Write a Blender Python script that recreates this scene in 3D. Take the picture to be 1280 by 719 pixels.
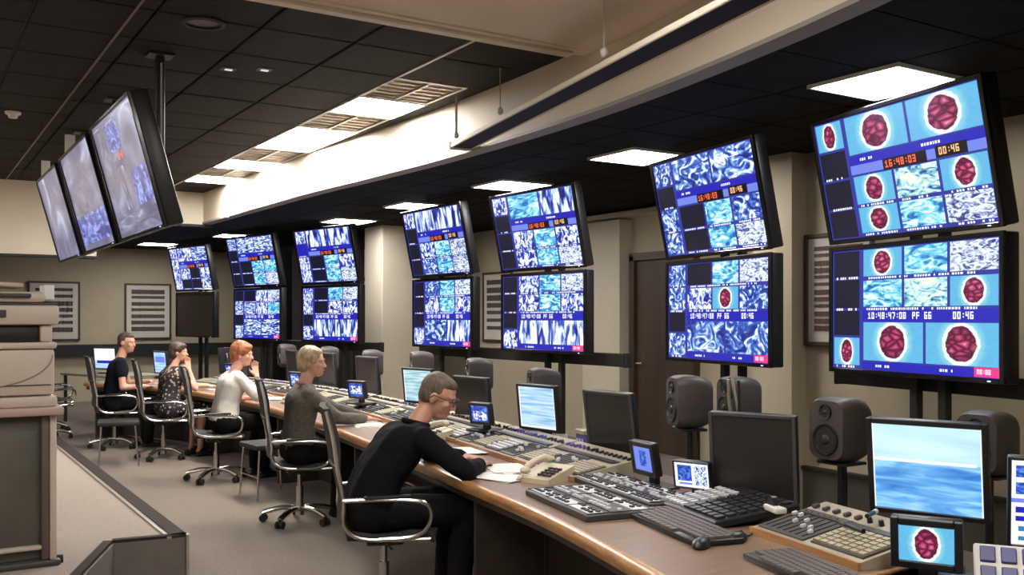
import bpy, bmesh, math, random
from mathutils import Vector, Matrix, noise
R = math.radians
random.seed(7)
C = bpy.context.scene
for o in list(bpy.data.objects): bpy.data.objects.remove(o)
COL = C.collection

# ---------------------------------------------------------------- camera
cam_d = bpy.data.cameras.new('camera'); cam = bpy.data.objects.new('camera', cam_d); COL.objects.link(cam)
cam_d.sensor_width = 36; cam_d.lens = 36 * 1200 / 1280; cam_d.shift_y = 37.5 / 1280
cam_d.clip_start = .05; cam_d.clip_end = 100
cam.location = (0, 0, 1.6); cam.rotation_euler = (R(90), 0, R(-32.5))
C.camera = cam
# ---------------------------------------------------------------- world / exposure
w = bpy.data.worlds.new('world'); C.world = w; w.use_nodes = True
w.node_tree.nodes['Background'].inputs[0].default_value = (.5, .52, .6, 1)
w.node_tree.nodes['Background'].inputs[1].default_value = .0
C.view_settings.view_transform = 'Standard'; C.view_settings.look = 'None'
C.view_settings.exposure = 0.28; C.view_settings.gamma = 1; C.view_settings.use_curve_mapping = False
PANEL_STRENGTH = 36.0        # fluorescent ceiling panels
SCREEN = 1.0                # screens

# ================================================================ materials
MATS = {}
def nt(name):
    m = bpy.data.materials.new(name); m.use_nodes = True
    return m, m.node_tree.nodes, m.node_tree.links, m.node_tree.nodes['Principled BSDF']
def mat(name, col, rough=.6, metal=0., var=0., vscale=8., bump=0., bscale=60., stretch=None, spec=.5, emit=0., alpha=1., sheen=0.):
    if name in MATS: return MATS[name]
    m, n, l, p = nt(name)
    p.inputs['Base Color'].default_value = (*col, 1); p.inputs['Roughness'].default_value = rough
    p.inputs['Metallic'].default_value = metal; p.inputs['Specular IOR Level'].default_value = spec
    p.inputs['Alpha'].default_value = alpha
    if sheen: p.inputs['Sheen Weight'].default_value = sheen
    if emit:
        p.inputs['Emission Color'].default_value = (*col, 1); p.inputs['Emission Strength'].default_value = emit
    if var or bump:
        tc = n.new('ShaderNodeTexCoord'); mp = n.new('ShaderNodeMapping'); l.new(tc.outputs['Object'], mp.inputs[0])
        if stretch: mp.inputs['Scale'].default_value = stretch
    if var:
        nz = n.new('ShaderNodeTexNoise'); nz.inputs['Scale'].default_value = vscale; nz.inputs['Detail'].default_value = 6
        l.new(mp.outputs[0], nz.inputs['Vector'])
        cr = n.new('ShaderNodeValToRGB'); l.new(nz.outputs[0], cr.inputs[0])
        cr.color_ramp.elements[0].position = .3; cr.color_ramp.elements[1].position = .7
        cr.color_ramp.elements[0].color = (*[c * (1 - var) for c in col], 1)
        cr.color_ramp.elements[1].color = (*[min(1, c * (1 + var)) for c in col], 1)
        l.new(cr.outputs[0], p.inputs['Base Color'])
    if bump:
        n2 = n.new('ShaderNodeTexNoise'); n2.inputs['Scale'].default_value = bscale; n2.inputs['Detail'].default_value = 4
        l.new(mp.outputs[0], n2.inputs['Vector'])
        b = n.new('ShaderNodeBump'); b.inputs['Strength'].default_value = bump; b.inputs['Distance'].default_value = .01
        l.new(n2.outputs[0], b.inputs['Height']); l.new(b.outputs[0], p.inputs['Normal'])
    MATS[name] = m; return m

M_wall = mat('wall_beige_paint', (.50, .43, .31), .75, var=.05, vscale=3, bump=.08, bscale=120)
M_cream = mat('soffit_cream_paint', (.66, .58, .46), .7, var=.03, vscale=2)
M_tan = mat('near_ceiling_tan_paint', (.74, .62, .49), .75, var=.03, vscale=2)
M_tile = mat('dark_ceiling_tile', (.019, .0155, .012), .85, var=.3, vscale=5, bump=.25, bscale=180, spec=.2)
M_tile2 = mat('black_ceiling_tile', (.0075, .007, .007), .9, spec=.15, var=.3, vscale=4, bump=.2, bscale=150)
M_bar = mat('dark_tbar', (.012, .011, .010), .5)
M_barl = mat('pale_tbar', (.45, .42, .38), .4, metal=.3)
M_trim = mat('cream_moulding', (.72, .63, .51), .5)
M_carpet = mat('grey_beige_carpet', (.165, .124, .092), .95, var=.22, vscale=45, bump=.6, bscale=300, sheen=.2)
M_carpet2 = mat('beige_carpet', (.30, .24, .19), .95, var=.12, vscale=50, bump=.5, bscale=300, sheen=.2)
M_edge = mat('dark_edge_strip', (.028, .020, .017), .8, spec=.2)
M_edgel = mat('aluminium_nosing', (.42, .38, .34), .4, metal=.6)
M_riser = mat('grey_brown_riser', (.14, .12, .105), .7, var=.1, vscale=10)
M_desk = mat('desk_laminate', (.20, .126, .082), .3, var=.14, vscale=5, stretch=(1, 8, 1))
M_nose = mat('desk_wood_nosing', (.36, .18, .075), .3, var=.25, vscale=6, stretch=(8, 1, 8))
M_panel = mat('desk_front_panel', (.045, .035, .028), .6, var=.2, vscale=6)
M_cons = mat('console_cream', (.36, .31, .23), .5, var=.06, vscale=12)
M_consd = mat('console_dark', (.05, .045, .045), .4)
M_black = mat('black_plastic', (.012, .012, .014), .38)
M_blackm = mat('matt_black', (.016, .015, .015), .7)
M_bezel = mat('glossy_black_bezel', (.006, .006, .009), .15)
M_grey = mat('dark_grey_plastic', (.05, .047, .045), .5, var=.15, vscale=30)
M_off = mat('switched_off_screen', (.022, .02, .018), .28)
M_offb = mat('switched_off_brown_screen', (.05, .038, .028), .4)
M_chrome = mat('polished_aluminium', (.62, .60, .57), .25, metal=1)
M_seat = mat('black_seat_fabric', (.018, .016, .018), .8, bump=.3, bscale=200)
M_mesh = mat('dark_back_mesh', (.03, .028, .03), .7, bump=.5, bscale=400)
M_rub = mat('black_rubber', (.01, .01, .01), .8)
M_spk = mat('speaker_shell', (.055, .046, .042), .5, var=.1, vscale=20)
M_cone = mat('speaker_cone', (.02, .018, .018), .55)
M_white = mat('white_plastic', (.62, .6, .55), .45)
M_paper = mat('white_paper', (.75, .73, .70), .8)
M_phone = mat('cream_phone_plastic', (.55, .47, .33), .4)
M_door = mat('brown_door', (.06, .035, .022), .5, var=.25, vscale=5, stretch=(1, 1, .15))
M_frame = mat('picture_frame_wood', (.07, .04, .03), .4)
M_olive = mat('dark_olive_wall_panel', (.07, .062, .045), .7)
M_ivory = mat('ivory_keycaps', (.36, .32, .22), .5)
M_keyw = mat('pale_keycaps', (.62, .62, .64), .45)
M_keyb = mat('black_keycaps', (.02, .02, .022), .4)
M_purple = mat('purple_card_box', (.10, .08, .30), .5)
M_copier = mat('copier_plastic', (.50, .41, .34), .5, var=.04, vscale=6)
M_copier2 = mat('copier_pink_shelf', (.42, .28, .25), .45)
M_copierd = mat('copier_dark_interior', (.09, .085, .07), .35, var=.2, vscale=3)
M_vent = mat('vent_grille_metal', (.30, .26, .22), .45, metal=.3)
M_diff = mat('lit_diffuser', (1, .97, .93), .5, emit=PANEL_STRENGTH)
M_diffh = mat('lit_upper_diffuser', (1, .97, .93), .5, emit=PANEL_STRENGTH * 1.5)
M_knob = mat('lit_bulb', (1, .95, .85), .5, emit=3)

# ---------------- screen pictures (flat images shown on lit screens, the glare ones with painted reflections)
def emis(name, build, strength=1.0):
    if name in MATS: return MATS[name]
    m, n, l, p = nt(name)
    p.inputs['Base Color'].default_value = (.01, .01, .015, 1); p.inputs['Roughness'].default_value = .25
    p.inputs['Emission Strength'].default_value = strength * SCREEN
    uv = n.new('ShaderNodeUVMap'); uv.uv_map = 'uv'
    sd = n.new('ShaderNodeUVMap'); sd.uv_map = 'seed'
    col = build(n, l, uv.outputs[0], sd.outputs[0])
    if isinstance(col, tuple): p.inputs['Emission Color'].default_value = (*col, 1)
    else: l.new(col, p.inputs['Emission Color'])
    MATS[name] = m; return m
def vmath(n, l, op, a, b):
    v = n.new('ShaderNodeVectorMath'); v.operation = op
    for i, x in enumerate((a, b)):
        if isinstance(x, tuple): v.inputs[i].default_value = x
        elif x is not None: l.new(x, v.inputs[i])
    return v
def ramp(n, l, fac, stops, const=False):
    cr = n.new('ShaderNodeValToRGB'); l.new(fac, cr.inputs[0])
    if const: cr.color_ramp.interpolation = 'CONSTANT'
    e = cr.color_ramp.elements
    while len(e) < len(stops): e.new(.5)
    for k, (p, c) in enumerate(stops): e[k].position = p; e[k].color = (*c, 1)
    return cr.outputs[0]
def mix(n, l, f, a, b):
    m = n.new('ShaderNodeMix'); m.data_type = 'RGBA'
    for s, x in ((0, f), (6, a), (7, b)):
        if isinstance(x, (tuple, float)): m.inputs[s].default_value = x if isinstance(x, float) else (*x, 1)
        else: l.new(x, m.inputs[s])
    return m.outputs[2]
def b_gem(n, l, uv, sd):
    c = vmath(n, l, 'SUBTRACT', uv, (.5, .5, 0)); c = vmath(n, l, 'MULTIPLY', c.outputs[0], (2.8, 1.42, 0))
    ln = n.new('ShaderNodeVectorMath'); ln.operation = 'LENGTH'; l.new(c.outputs[0], ln.inputs[0])
    wob = n.new('ShaderNodeTexNoise'); wob.inputs['Scale'].default_value = 7; wv = vmath(n, l, 'ADD', uv, sd); l.new(wv.outputs[0], wob.inputs['Vector'])
    ma = n.new('ShaderNodeMath'); ma.operation = 'MULTIPLY_ADD'; l.new(wob.outputs[0], ma.inputs[0]); ma.inputs[1].default_value = .16; l.new(ln.outputs['Value'], ma.inputs[2])
    mb = n.new('ShaderNodeMath'); mb.operation = 'SUBTRACT'; l.new(ma.outputs[0], mb.inputs[0]); mb.inputs[1].default_value = .08; d = mb.outputs[0]
    s = vmath(n, l, 'ADD', uv, sd)
    vo = n.new('ShaderNodeTexVoronoi'); vo.inputs['Scale'].default_value = 6; l.new(s.outputs[0], vo.inputs['Vector'])
    vo.feature = 'DISTANCE_TO_EDGE'; g0 = ramp(n, l, vo.outputs['Distance'], [(.0, (.05, .004, .02)), (.12, (.26, .015, .07)), (.30, (.55, .08, .2)), (.5, (.8, .4, .5))])
    g = mix(n, l, ramp(n, l, d, [(.40, (0, 0, 0)), (.60, (1, 1, 1))]), g0, (.07, .004, .03))
    nz = n.new('ShaderNodeTexNoise'); nz.inputs['Scale'].default_value = 14; l.new(s.outputs[0], nz.inputs['Vector'])
    bg = ramp(n, l, d, [(.0, (.9, .9, .95)), (.70, (.9, .92, .97)), (.75, (.2, .62, .74)), (1., (.06, .42, .72))])
    bg2 = mix(n, l, .12, bg, nz.outputs['Color'])
    f = ramp(n, l, d, [(0, (1, 1, 1)), (.58, (1, 1, 1)), (.61, (0, 0, 0))])
    return mix(n, l, f, bg2, g)
def b_stripe(sx, sy, dist, rot, stops, sc=1.):
    def f(n, l, uv, sd):
        s = vmath(n, l, 'ADD', uv, sd); mp = n.new('ShaderNodeMapping'); l.new(s.outputs[0], mp.inputs[0])
        mp.inputs['Scale'].default_value = (sx, sy, 1); mp.inputs['Rotation'].default_value = (0, 0, rot)
        nz = n.new('ShaderNodeTexNoise'); nz.inputs['Scale'].default_value = sc; nz.inputs['Detail'].default_value = 3
        nz.inputs['Distortion'].default_value = dist; l.new(mp.outputs[0], nz.inputs['Vector'])
        return ramp(n, l, nz.outputs[0], stops)
    return f
NAVY, BLUE, SKY, WH = (.010, .014, .16), (.03, .06, .55), (.20, .45, .85), (.85, .9, 1)
TILES = {
 'gem': lambda: emis('image_red_gem', b_gem),
 'crowd': lambda: emis('image_crowd', b_stripe(6, 2.6, 1.2, 0, [(.36, NAVY), (.45, BLUE), (.5, (.3, .4, .9)), (.54, WH)])),
 'pillars': lambda: emis('image_pillars', b_stripe(7, 1.0, .6, 0, [(.38, NAVY), (.46, (.05, .1, .5)), (.52, (.45, .6, .95)), (.56, WH)])),
 'scene': lambda: emis('image_blue_scene', b_stripe(3.2, 2.3, 2.0, .5, [(.38, (.01, .02, .2)), (.5, (.05, .13, .55)), (.56, (.3, .5, .85)), (.62, WH)])),
 'rows': lambda: emis('image_rows', b_stripe(4, 8, 1.4, 0, [(.4, NAVY), (.48, (.05, .12, .6)), (.53, (.4, .6, .95)), (.58, WH)])),
 'field': lambda: emis('image_pale_field', b_stripe(3.2, 3.6, 1.6, .8, [(.34, (.02, .06, .3)), (.42, (.15, .45, .55)), (.5, (.5, .78, .8)), (.62, (.8, .88, .75))])),
 'cyan': lambda: emis('image_cyan_field', b_stripe(2.6, 3.4, 1.5, -.6, [(.36, (.02, .1, .45)), (.46, (.08, .45, .7)), (.55, (.3, .75, .85)), (.64, (.85, .95, .95))])),
 'speck': lambda: emis('image_speckle', b_stripe(4.6, 4.6, 2.0, .3, [(.36, (.03, .04, .2)), (.46, (.3, .35, .6)), (.52, (.7, .8, .95)), (.6, (.8, .9, .95))])),
 'dark': lambda: emis('image_dark', lambda n, l, u, s: (.006, .007, .022)),
 'bg': lambda: emis('image_blue_border', lambda n, l, u, s: (.03, .035, .30)),
 'bar': lambda: emis('image_blue_bar', lambda n, l, u, s: (.015, .015, .42)),
 'lav': lambda: emis('image_lavender_bar', lambda n, l, u, s: (.16, .22, .72)),
 'black': lambda: emis('image_black', lambda n, l, u, s: (.004, .002, .004)),
 'pink': lambda: emis('image_pink_box', lambda n, l, u, s: (.8, .04, .22)),
 'white': lambda: emis('image_white', lambda n, l, u, s: (.85, .88, 1)),
 'red': lambda: emis('image_red_digits', lambda n, l, u, s: (.9, .14, .06)),
 'amber': lambda: emis('image_amber_digits', lambda n, l, u, s: (.9, .5, .25)),
 'teal': lambda: emis('image_teal', lambda n, l, u, s: (.04, .2, .4)),
 'doc': lambda: emis('image_document', b_stripe(1.2, 16, .3, 0, [(.38, (.22, .45, .72)), (.5, (.40, .62, .85)), (.62, (.55, .75, .9))])),
 'docg': lambda: emis('image_document_pale', b_stripe(1.5, 18, .3, 0, [(.38, (.20, .42, .5)), (.5, (.38, .6, .66)), (.62, (.55, .75, .78))])),
 'sky': lambda: emis('image_sky', b_stripe(1.0, 2.5, .3, 0, [(.3, (.42, .68, .80)), (.7, (.62, .86, .86))])),
 'sea': lambda: emis('image_sea', b_stripe(1.4, 5, .8, .15, [(.3, (.03, .16, .55)), (.5, (.12, .38, .75)), (.68, (.35, .68, .9))])),
 'glare': lambda: emis('image_painted_glare', b_stripe(2.5, 2.0, 1.0, .4, [(.3, (.10, .09, .15)), (.5, (.17, .16, .24)), (.62, (.24, .24, .36)), (.75, (.5, .55, .7))])),  # dim picture; pale spots are painted reflections of the ceiling lights
 'glareb': lambda: emis('image_blue_painted_glare', b_stripe(5, 3.0, 1.2, .2, [(.35, (.07, .07, .22)), (.5, (.12, .13, .42)), (.62, (.3, .38, .75))])),  # blue picture with the same glare painted in
 'bluepic': lambda: emis('image_deep_blue', b_stripe(3, 3.0, 1.2, .2, [(.35, (.01, .03, .22)), (.5, (.02, .08, .5)), (.65, (.12, .28, .75))])),
}
# 3x5 pixel letters
FONT = {'0': '757555557'[:0] or '111101101101111', '1': '010110010010111', '2': '111001111100111', '3': '111001111001111', '4': '101101111001001',
 '5': '111100111001111', '6': '111100111101111', '7': '111001001010010', '8': '111101111101111', '9': '111101111001111', ':': '000010000010000',
 'P': '111101111100100', 'F': '111100111100100', 'G': '111100101101111', 'M': '101111111101101', '-': '000000111000000', ' ': '0' * 15}

# ================================================================ mesh helpers
class MB:
    def __init__(s): s.v = []; s.f = []; s.m = []; s.mi = 0; s.uv = {}; s.sd = {}
    def add(s, vs, fs, M=None):
        k = len(s.v)
        s.v += [tuple(M @ Vector(v)) if M else tuple(v) for v in vs]
        for f in fs: s.f.append([i + k for i in f]); s.m.append(s.mi)
        return s
    def box(s, c, d, M=None, taper=1.):
        x, y, z = (q / 2 for q in d); t = taper
        vs = [(-x, -y, -z), (x, -y, -z), (x, y, -z), (-x, y, -z), (-x * t, -y * t, z), (x * t, -y * t, z), (x * t, y * t, z), (-x * t, y * t, z)]
        T = Matrix.Translation(c)
        return s.add(vs, [(3, 2, 1, 0), (4, 5, 6, 7), (0, 1, 5, 4), (1, 2, 6, 5), (2, 3, 7, 6), (3, 0, 4, 7)], (M @ T) if M else T)
    def rbox(s, c, d, r=.01, seg=2, M=None):
        bm = bmesh.new(); bmesh.ops.create_cube(bm, size=1)
        for v in bm.verts: v.co = Vector((v.co.x * d[0], v.co.y * d[1], v.co.z * d[2]))
        bmesh.ops.bevel(bm, geom=list(bm.edges), offset=min(r, min(d) * .48), segments=seg, affect='EDGES', profile=.5)
        bm.verts.index_update()
        T = Matrix.Translation(c)
        s.add([v.co for v in bm.verts], [[v.index for v in f.verts] for f in bm.faces], (M @ T) if M else T); bm.free(); return s
    def cyl(s, p0, p1, r0, r1=None, n=12, caps=True, M=None):
        p0, p1 = Vector(p0), Vector(p1); r1 = r0 if r1 is None else r1
        q = (p1 - p0).to_track_quat('Z', 'Y').to_matrix()
        vs = []
        for p, r in ((p0, r0), (p1, r1)):
            for i in range(n):
                a = 2 * math.pi * i / n; vs.append(p + q @ Vector((math.cos(a) * r, math.sin(a) * r, 0)))
        fs = [(i, (i + 1) % n, n + (i + 1) % n, n + i) for i in range(n)]
        if caps: fs += [tuple(range(n - 1, -1, -1)), tuple(range(n, 2 * n))]
        return s.add(vs, fs, M)
    def tube(s, pts, r, n=8, M=None, smooth=0, flat=1.):
        pts = [Vector(p) for p in pts]
        for _ in range(smooth):
            q = [pts[0]]
            for a, b in zip(pts, pts[1:]): q += [a * .75 + b * .25, a * .25 + b * .75]
            pts = q + [pts[-1]]
        vs = []; prev = None
        for i, p in enumerate(pts):
            t = (pts[min(i + 1, len(pts) - 1)] - pts[max(i - 1, 0)]).normalized()
            if prev is None: u = t.orthogonal().normalized()
            else: u = (prev - t * prev.dot(t)).normalized()
            prev = u; w_ = t.cross(u)
            for k in range(n):
                a = 2 * math.pi * k / n; vs.append(p + u * math.cos(a) * r + w_ * math.sin(a) * r * flat)
        fs = []
        for i in range(len(pts) - 1):
            for k in range(n): fs.append((i * n + k, i * n + (k + 1) % n, (i + 1) * n + (k + 1) % n, (i + 1) * n + k))
        fs += [tuple(range(n - 1, -1, -1)), tuple(range((len(pts) - 1) * n, len(pts) * n))]
        return s.add(vs, fs, M)
    def ell(s, c, r, n=12, M=None):
        vs = []; fs = []; m = n // 2
        for i in range(1, m):
            for k in range(n):
                th = math.pi * i / m; a = 2 * math.pi * k / n
                vs.append((c[0] + r[0] * math.sin(th) * math.cos(a), c[1] + r[1] * math.sin(th) * math.sin(a), c[2] + r[2] * math.cos(th)))
        vs += [(c[0], c[1], c[2] + r[2]), (c[0], c[1], c[2] - r[2])]; t = len(vs) - 2
        for i in range(m - 2):
            for k in range(n): fs.append((i * n + k, (i + 1) * n + k, (i + 1) * n + (k + 1) % n, i * n + (k + 1) % n))
        for k in range(n): fs.append((t, k, (k + 1) % n)); fs.append((t + 1, (m - 2) * n + (k + 1) % n, (m - 2) * n + k))
        return s.add(vs, fs, M)
    def prism(s, poly, z0, z1, M=None):
        n = len(poly); vs = [(*p, z0) for p in poly] + [(*p, z1) for p in poly]
        fs = [tuple(range(n - 1, -1, -1)), tuple(range(n, 2 * n))] + [(i, (i + 1) % n, n + (i + 1) % n, n + i) for i in range(n)]
        return s.add(vs, fs, M)
    def sweep(s, rows, closed=True):
        n = len(rows[0]); vs = [p for r in rows for p in r]; fs = []
        for i in range(len(rows) - 1):
            for k in range(n if closed else n - 1):
                fs.append((i * n + k, i * n + (k + 1) % n, (i + 1) * n + (k + 1) % n, (i + 1) * n + k))
        if closed: fs += [tuple(range(n - 1, -1, -1)), tuple(range((len(rows) - 1) * n, len(rows) * n))]
        return s.add(vs, fs)
    def build(s, name, mats, parent=None, smooth=False, angle=None, loc=None):
        me = bpy.data.meshes.new(name); me.from_pydata(s.v, [], s.f); 
        for m in (mats if isinstance(mats, (list, tuple)) else [mats]): me.materials.append(m)
        for p, i in zip(me.polygons, s.m): p.material_index = i
        bm = bmesh.new(); bm.from_mesh(me); bmesh.ops.recalc_face_normals(bm, faces=bm.faces); bm.to_mesh(me); bm.free()
        if smooth or angle:
            for p in me.polygons: p.use_smooth = True
            me.set_sharp_from_angle(angle=R(angle or 40))
        o = bpy.data.objects.new(name, me); COL.objects.link(o)
        if parent: o.parent = parent
        if loc: o.location = loc
        return o
def tag(o, label=None, cat=None, group=None, kind=None):
    if label: o['label'] = label
    if cat: o['category'] = cat
    if group: o['group'] = group
    if kind: o['kind'] = kind
    return o
def thing(name, label, cat, loc=(0, 0, 0), rz=0, group=None, tilt=0):
    o = bpy.data.objects.new(name, None); COL.objects.link(o); o.location = loc; o.rotation_euler = (0, tilt, rz)
    o.empty_display_size = .1
    return tag(o, label, cat, group)
def copy_tree(root, loc, rz, label, tilt=0):
    def cp(o, par):
        c = o.copy(); COL.objects.link(c)
        if par: c.parent = par
        for ch in KIDS.get(o.name, []): cp(ch, c)
        return c
    r = cp(root, None); r.location = loc; r.rotation_euler = (0, tilt, rz); r['label'] = label
    return r
KIDS = {}
def index_kids():
    KIDS.clear()
    for o in bpy.data.objects:
        if o.parent: KIDS.setdefault(o.parent.name, []).append(o)
def struct(name, mb, m, **k):
    return tag(mb.build(name, m, **k), kind='structure')
def spline(pts, x):      # pts: (a, b) monotone in a; Catmull-Rom in b
    if x <= pts[0][0]: (x0, y0), (x1, y1) = pts[0], pts[1]; return y0 + (x - x0) * (y1 - y0) / (x1 - x0)
    if x >= pts[-1][0]: (x0, y0), (x1, y1) = pts[-2], pts[-1]; return y1 + (x - x1) * (y1 - y0) / (x1 - x0)
    for i in range(len(pts) - 1):
        if pts[i][0] <= x <= pts[i + 1][0]: break
    x0, y0 = pts[i]; x1, y1 = pts[i + 1]; h = x1 - x0
    m0 = (pts[i + 1][1] - pts[i - 1][1]) / (pts[i + 1][0] - pts[i - 1][0]) if i else (y1 - y0) / h
    m1 = (pts[i + 2][1] - y0) / (pts[i + 2][0] - x0) if i + 2 < len(pts) else (y1 - y0) / h
    t = (x - x0) / h
    return (2*t**3 - 3*t*t + 1) * y0 + (t**3 - 2*t*t + t) * h * m0 + (-2*t**3 + 3*t*t) * y1 + (t**3 - t*t) * h * m1

# curves of the room, as x (across) for a given y (along the room)
SOF = [(.5, 2.75), (1.6, 3.15), (2.56, 3.47), (4, 3.75), (5.12, 3.88), (6.95, 3.93), (8.5, 3.86), (9.66, 3.78), (12.8, 3.72), (13.8, 3.7)]
S = lambda a: spline(SOF, a)
ZH, ZL = 3.36, 2.93          # upper and lower ceilings

# ================================================================ THE SETTING
# floor: carpet everywhere, raised platform on the left
struct('floor', MB().box((3, 9, -.05), (11, 23, .1)), M_carpet)
# raised platform
PF = [(-2.0, 3.1), (-.09, 3.1), (.76, 5.25), (1.04, 5.96), (1.45, 5.9), (1.45, 17.5), (-2.0, 17.5)]
pl = struct('floor', MB().prism(PF, 0.0, .285), M_carpet2); pl.name = 'floor_platform'
pl['kind'] = 'structure'
def edge_strip(pts, w0, w1, z, h, m, name, par):
    b = MB()
    for (x0, y0), (x1, y1) in zip(pts, pts[1:]):
        d = Vector((x1 - x0, y1 - y0, 0)).normalized(); nrm = Vector((-d.y, d.x, 0))   # inward = left of travel
        p0, p1 = Vector((x0, y0, 0)), Vector((x1, y1, 0))
        q = [p0 + nrm * w0, p1 + nrm * w0, p1 + nrm * w1, p0 + nrm * w1]
        b.prism([(v.x, v.y) for v in q], z, z + h)
    return b.build(name, m, par)
edge_strip([(1.45, 5.9), (1.45, 17.5)], 0, .09, .285, .018, M_edge, 'edge_trim', pl)
edge_strip([(1.45, 5.9), (1.45, 17.5)], .09, .115, .285, .012, M_edgel, 'nosing_strip', pl)
edge_strip([(1.04, 5.96), (1.45, 5.9)], 0, .05, .285, .018, M_edge, 'edge_trim', pl)
edge_strip([(-.09, 3.1), (.76, 5.25), (1.04, 5.96)], .0, .05, .285, .018, M_edge, 'edge_trim', pl)
edge_strip([(-.09, 3.1), (.76, 5.25), (1.04, 5.96)], .05, .085, .285, .014, M_edgel, 'nosing_strip', pl)
for k, (p, q) in enumerate([((1.04, 5.96), (1.45, 5.9)), ((.76, 5.25), (1.04, 5.96)), ((-.09, 3.1), (.76, 5.25))]):
    edge_strip([p, q], -.012, 0, .0, .285, M_riser, 'riser_panel', pl)
for k in range(6): edge_strip([(1.45, 5.9 + k * 1.93), (1.45, 5.9 + k * 1.93 + 1.91)], -.012, 0, .0, .285, M_riser, 'riser_panel', pl)
edge_strip([(1.44, 5.885), (1.455, 5.883)], -.02, .02, .0, .305, M_edgel, 'corner_post', pl)

# walls
struct('wall_left', MB().box((-2.05, 9, 1.7), (.1, 22, 3.4)), M_wall)
struct('wall_back', MB().box((3, -1.55, 1.7), (10.2, .1, 3.4)), M_wall)
struct('wall_far', MB().box((3, 19.85, 1.7), (10.2, .1, 3.4)), M_wall)
wr = MB(); wr.box((7.65, 9, 1.7), (.1, 22, 3.4)); struct('wall_right', wr, M_wall)
wn = MB(); wn.box((6.9, 2.1, 1.47), (1.4, 7.2, 2.94)); o = struct('wall_right_near', wn, M_wall)
# near wall low dark panel with black ledge
struct('baseboard_right', MB().box((6.18, 1.9, .19), (.04, 6.8, .38)), M_olive)
struct('trim_1', MB().box((6.17, 1.9, .39), (.07, 6.8, .025)), M_blackm)
# pilaster at the corner of the near wall
struct('trim_2', MB().box((6.12, 5.5, 1.47), (.18, .42, 2.94)), M_wall)
# pilaster between the middle screens (recessed wall)
struct('trim_3', MB().box((7.5, 9.55, 1.4), (.2, .75, 2.8)), M_cream)
struct('trim_4', MB().box((7.52, 8.9, 2.86), (.16, 6, .06)), M_trim)
# big free-standing pillar
struct('wall_pillar', MB().rbox((6.15, 12.95, 1.47), (.62, .62, 2.94), .01, 1), M_cream)
# dark wall behind the last screens
struct('wall_right_far', MB().box((6.15, 17.0, 1.47), (.2, 5.6, 2.94)), mat('charcoal_wall', (.03, .027, .03), .7))
# brown door
dr = tag(MB().rbox((7.57, 8.55, 1.14), (.06, .95, 2.28), .004, 1).build('door_1', M_door), kind='structure')
b = MB()
for (cy, cz, dy, dz) in ((8.03, 1.17, .09, 2.34), (9.07, 1.17, .09, 2.34), (8.55, 2.335, 1.13, .09)): b.box((7.55, cy, cz), (.1, dy, dz))
b.build('door_frame', M_frame, dr)
MB().cyl((7.54, 8.95, 1.05), (7.47, 8.95, 1.05), .012).cyl((7.475, 8.95, 1.05), (7.475, 8.84, 1.05), .01).build('door_handle', M_chrome, dr)
# dark ledge on the far wall
struct('trim_5', MB().box((3, 19.72, .97), (8.2, .16, .23)), M_blackm)

# ---- upper ceiling: dark tiles, one by one
cl = struct('ceiling', MB().box((.9, 9.4, ZH + .05), (6.0, 8.9, .06)), M_bar)
rows = [5.05, 5.72, 6.36, 7.04, 7.72, 8.45, 9.1, 9.75, 10.6, 11.3, 12.0, 12.65, 13.2, 13.74]
cols = [3.66 - .605 * k for k in range(10)]
def tile_mesh(w, d, m):
    return MB().rbox((0, 0, 0), (w, d, .014), .006, 1).build('ceiling_tile', m, cl)
cache = {}
LIT = {(0, 3), (0, 5), (0, 6), (0, 8), (0, 10)}; VENT = {(0, 2), (0, 4), (0, 7), (0, 9)}
for i in range(len(cols) - 1):
    for j in range(len(rows) - 1):
        if (i, j) in LIT or (i, j) in VENT: continue
        wx = cols[i] - cols[i + 1] - .014; wy = rows[j + 1] - rows[j] - .014; key = (round(wx, 3), round(wy, 3))
        c = ((cols[i] + cols[i + 1]) / 2, (rows[j] + rows[j + 1]) / 2, ZH + random.uniform(0, .003))
        if key not in cache: cache[key] = tile_mesh(wx, wy, M_tile); cache[key].location = c
        else:
            t = cache[key].copy(); COL.objects.link(t); t.location = c
b = MB(); b.box((3.06, 9.4, ZH - .006), (.022, 8.7, .012)); b.build('pale_ceiling_bar', M_barl, cl)
MB().box((1.13, 9.4, ZH - .006), (.014, 8.7, .01)).build('pale_ceiling_bar', mat('dull_tbar', (.16, .14, .12), .5), cl)
# infill strip between the tiles and the curved fascia
n = 24; b = MB()
for k in range(n):
    a0 = 5.05 + 8.69 * k / n; a1 = 5.05 + 8.69 * (k + 1) / n
    b.add([(3.66, a0, ZH), (S(a0) - .1, a0, ZH), (S(a1) - .1, a1, ZH), (3.66, a1, ZH)], [(0, 1, 2, 3)])
b.build('ceiling_infill', M_tile, cl)
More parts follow.
